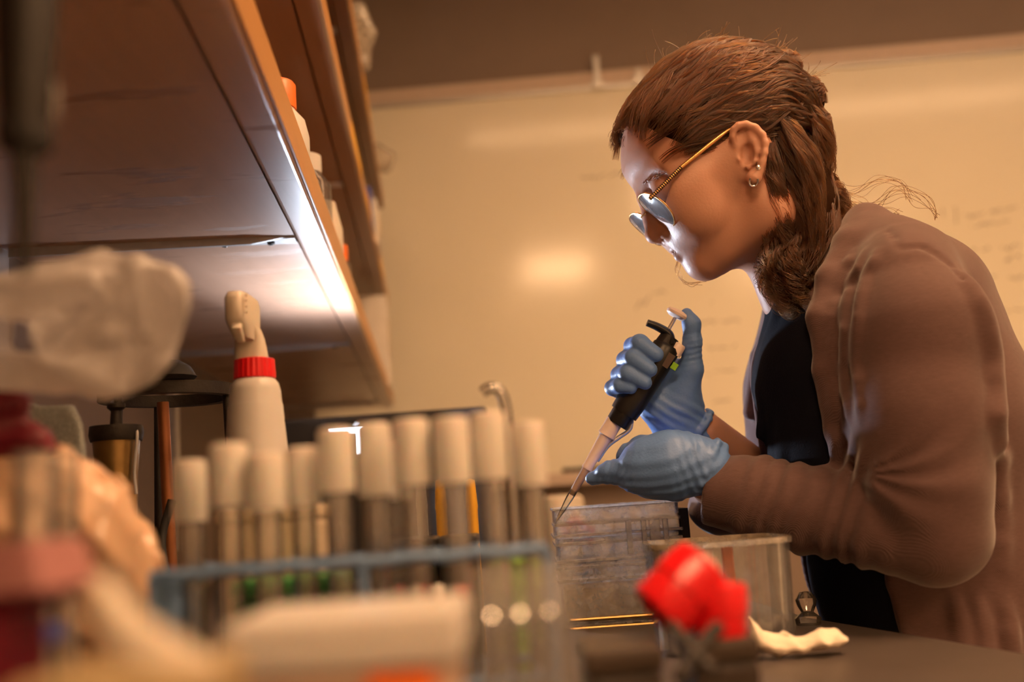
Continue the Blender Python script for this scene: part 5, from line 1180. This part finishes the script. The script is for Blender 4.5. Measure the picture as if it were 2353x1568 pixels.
# ---- things on the shelves ------------------------------------------
def bottle(name, lb, n, d, zb, prof, m, cap=None, capm=None):
    p = bn(n, d, zb); t = empty(name, lb, 'bottle', p)
    MB().lathe(prof, p, ZU, 28).build('bottle_body', m, t, True)
    if cap: MB().lathe(cap, p, ZU, 28).build('bottle_cap', capm, t, True)
Z0, Z1, Z2 = SH[0] + .0235, SH[1] + .0235, SH[2] + .0235
bottle('reagent_bottle', 'white bottle with an orange cap on the lowest shelf nearest the camera', SN - .035, 1.07, Z0, [(.0, 0), (.031, 0), (.034, .004), (.034, .062), (.03, .080), (.02, .092), (.018, .098)], MT['white'], [(.021, .094), (.021, .122), (.019, .125), (0, .125)], MT['orange'])
bottle('reagent_bottle', 'clear bottle with a white cap on the lowest shelf, second in the row', SN - .032, 1.30, Z0, [(.0, 0), (.031, 0), (.033, .004), (.033, .08), (.02, .098), (.018, .102)], MT['plast'], [(.021, .098), (.021, .122), (0, .123)], MT['white'])
bottle('reagent_bottle', 'small pale rounded bottle on the lowest shelf, third in the row', SN - .03, 1.44, Z0, [(.0, 0), (.03, 0), (.033, .01), (.033, .06), (.028, .08), (.024, .10), (0, .104)], MT['ivory'])
bottle('reagent_bottle', 'small clear vial with an orange cap on the lowest shelf, fourth in the row', SN - .024, 1.62, Z0, [(.0, 0), (.022, 0), (.024, .004), (.024, .05), (.016, .06)], MT['plast'], [(.02, .056), (.02, .082), (0, .083)], MT['orange'])
def carton(lb, n, d, zb, w, dp, h, m):
    t = empty('shelf_carton', lb, 'box', bn(n, d, zb)); MB().box(bn(n, d, zb + h / 2), (w, dp, h), AX).build('carton_body', m, t, bevel=.002)
    MB().box(bn(n + w / 2 + .0006, d, zb + h * .55), (.001, dp * .7, h * .4), AX).build('carton_label', MT['paper'] if m is not MT['paper'] else MT['card'], t)
carton('tall pale carton at the far end of the lowest shelf', SN - .03, 2.95, Z0, .08, .12, .27, MT['paper'])
carton('white carton on the middle shelf near the wall', SN - .03, 2.62, Z1, .08, .16, .12, MT['paper'])
carton('small blue carton on the middle shelf beside the white one', SN - .03, 2.42, Z1, .07, .09, .10, MT['navy'])
for lb, d, z, w, h, sd in (('crumpled clear bag hanging over the edge of the top shelf', 2.25, Z2, .07, .17, 31), ('crumpled clear bag spilling from the far end of the top shelf', 2.98, Z2 + .0, .10, .09, 33)):
    c = bn(SN + .005, d, z + h * .35); px_ = c - CAM; D_ = px_ @ FWD; cx_, cy_ = W / 2 + F * (px_ @ RIGHT) / D_, H / 2 - F * (px_ @ UP) / D_; s_ = F / D_
    o = inflate('plastic_bag', [(cx_ - w * s_ * .6, cy_ - h * s_ * .5), (cx_ + w * s_ * .1, cy_ - h * s_ * .55), (cx_ + w * s_ * .6, cy_ - h * s_ * .1), (cx_ + w * s_ * .35, cy_ + h * s_ * .45), (cx_ - w * s_ * .5, cy_ + h * s_ * .5)], D_, 26, clear('bag_film', haze=.3, gloss=.1, rough=.25, hazecol=(.85, .75, .6)), amp=10, h=5, seed=sd); tag(o, lb, 'bag')
    drop_to(o, Z2 + .0005)
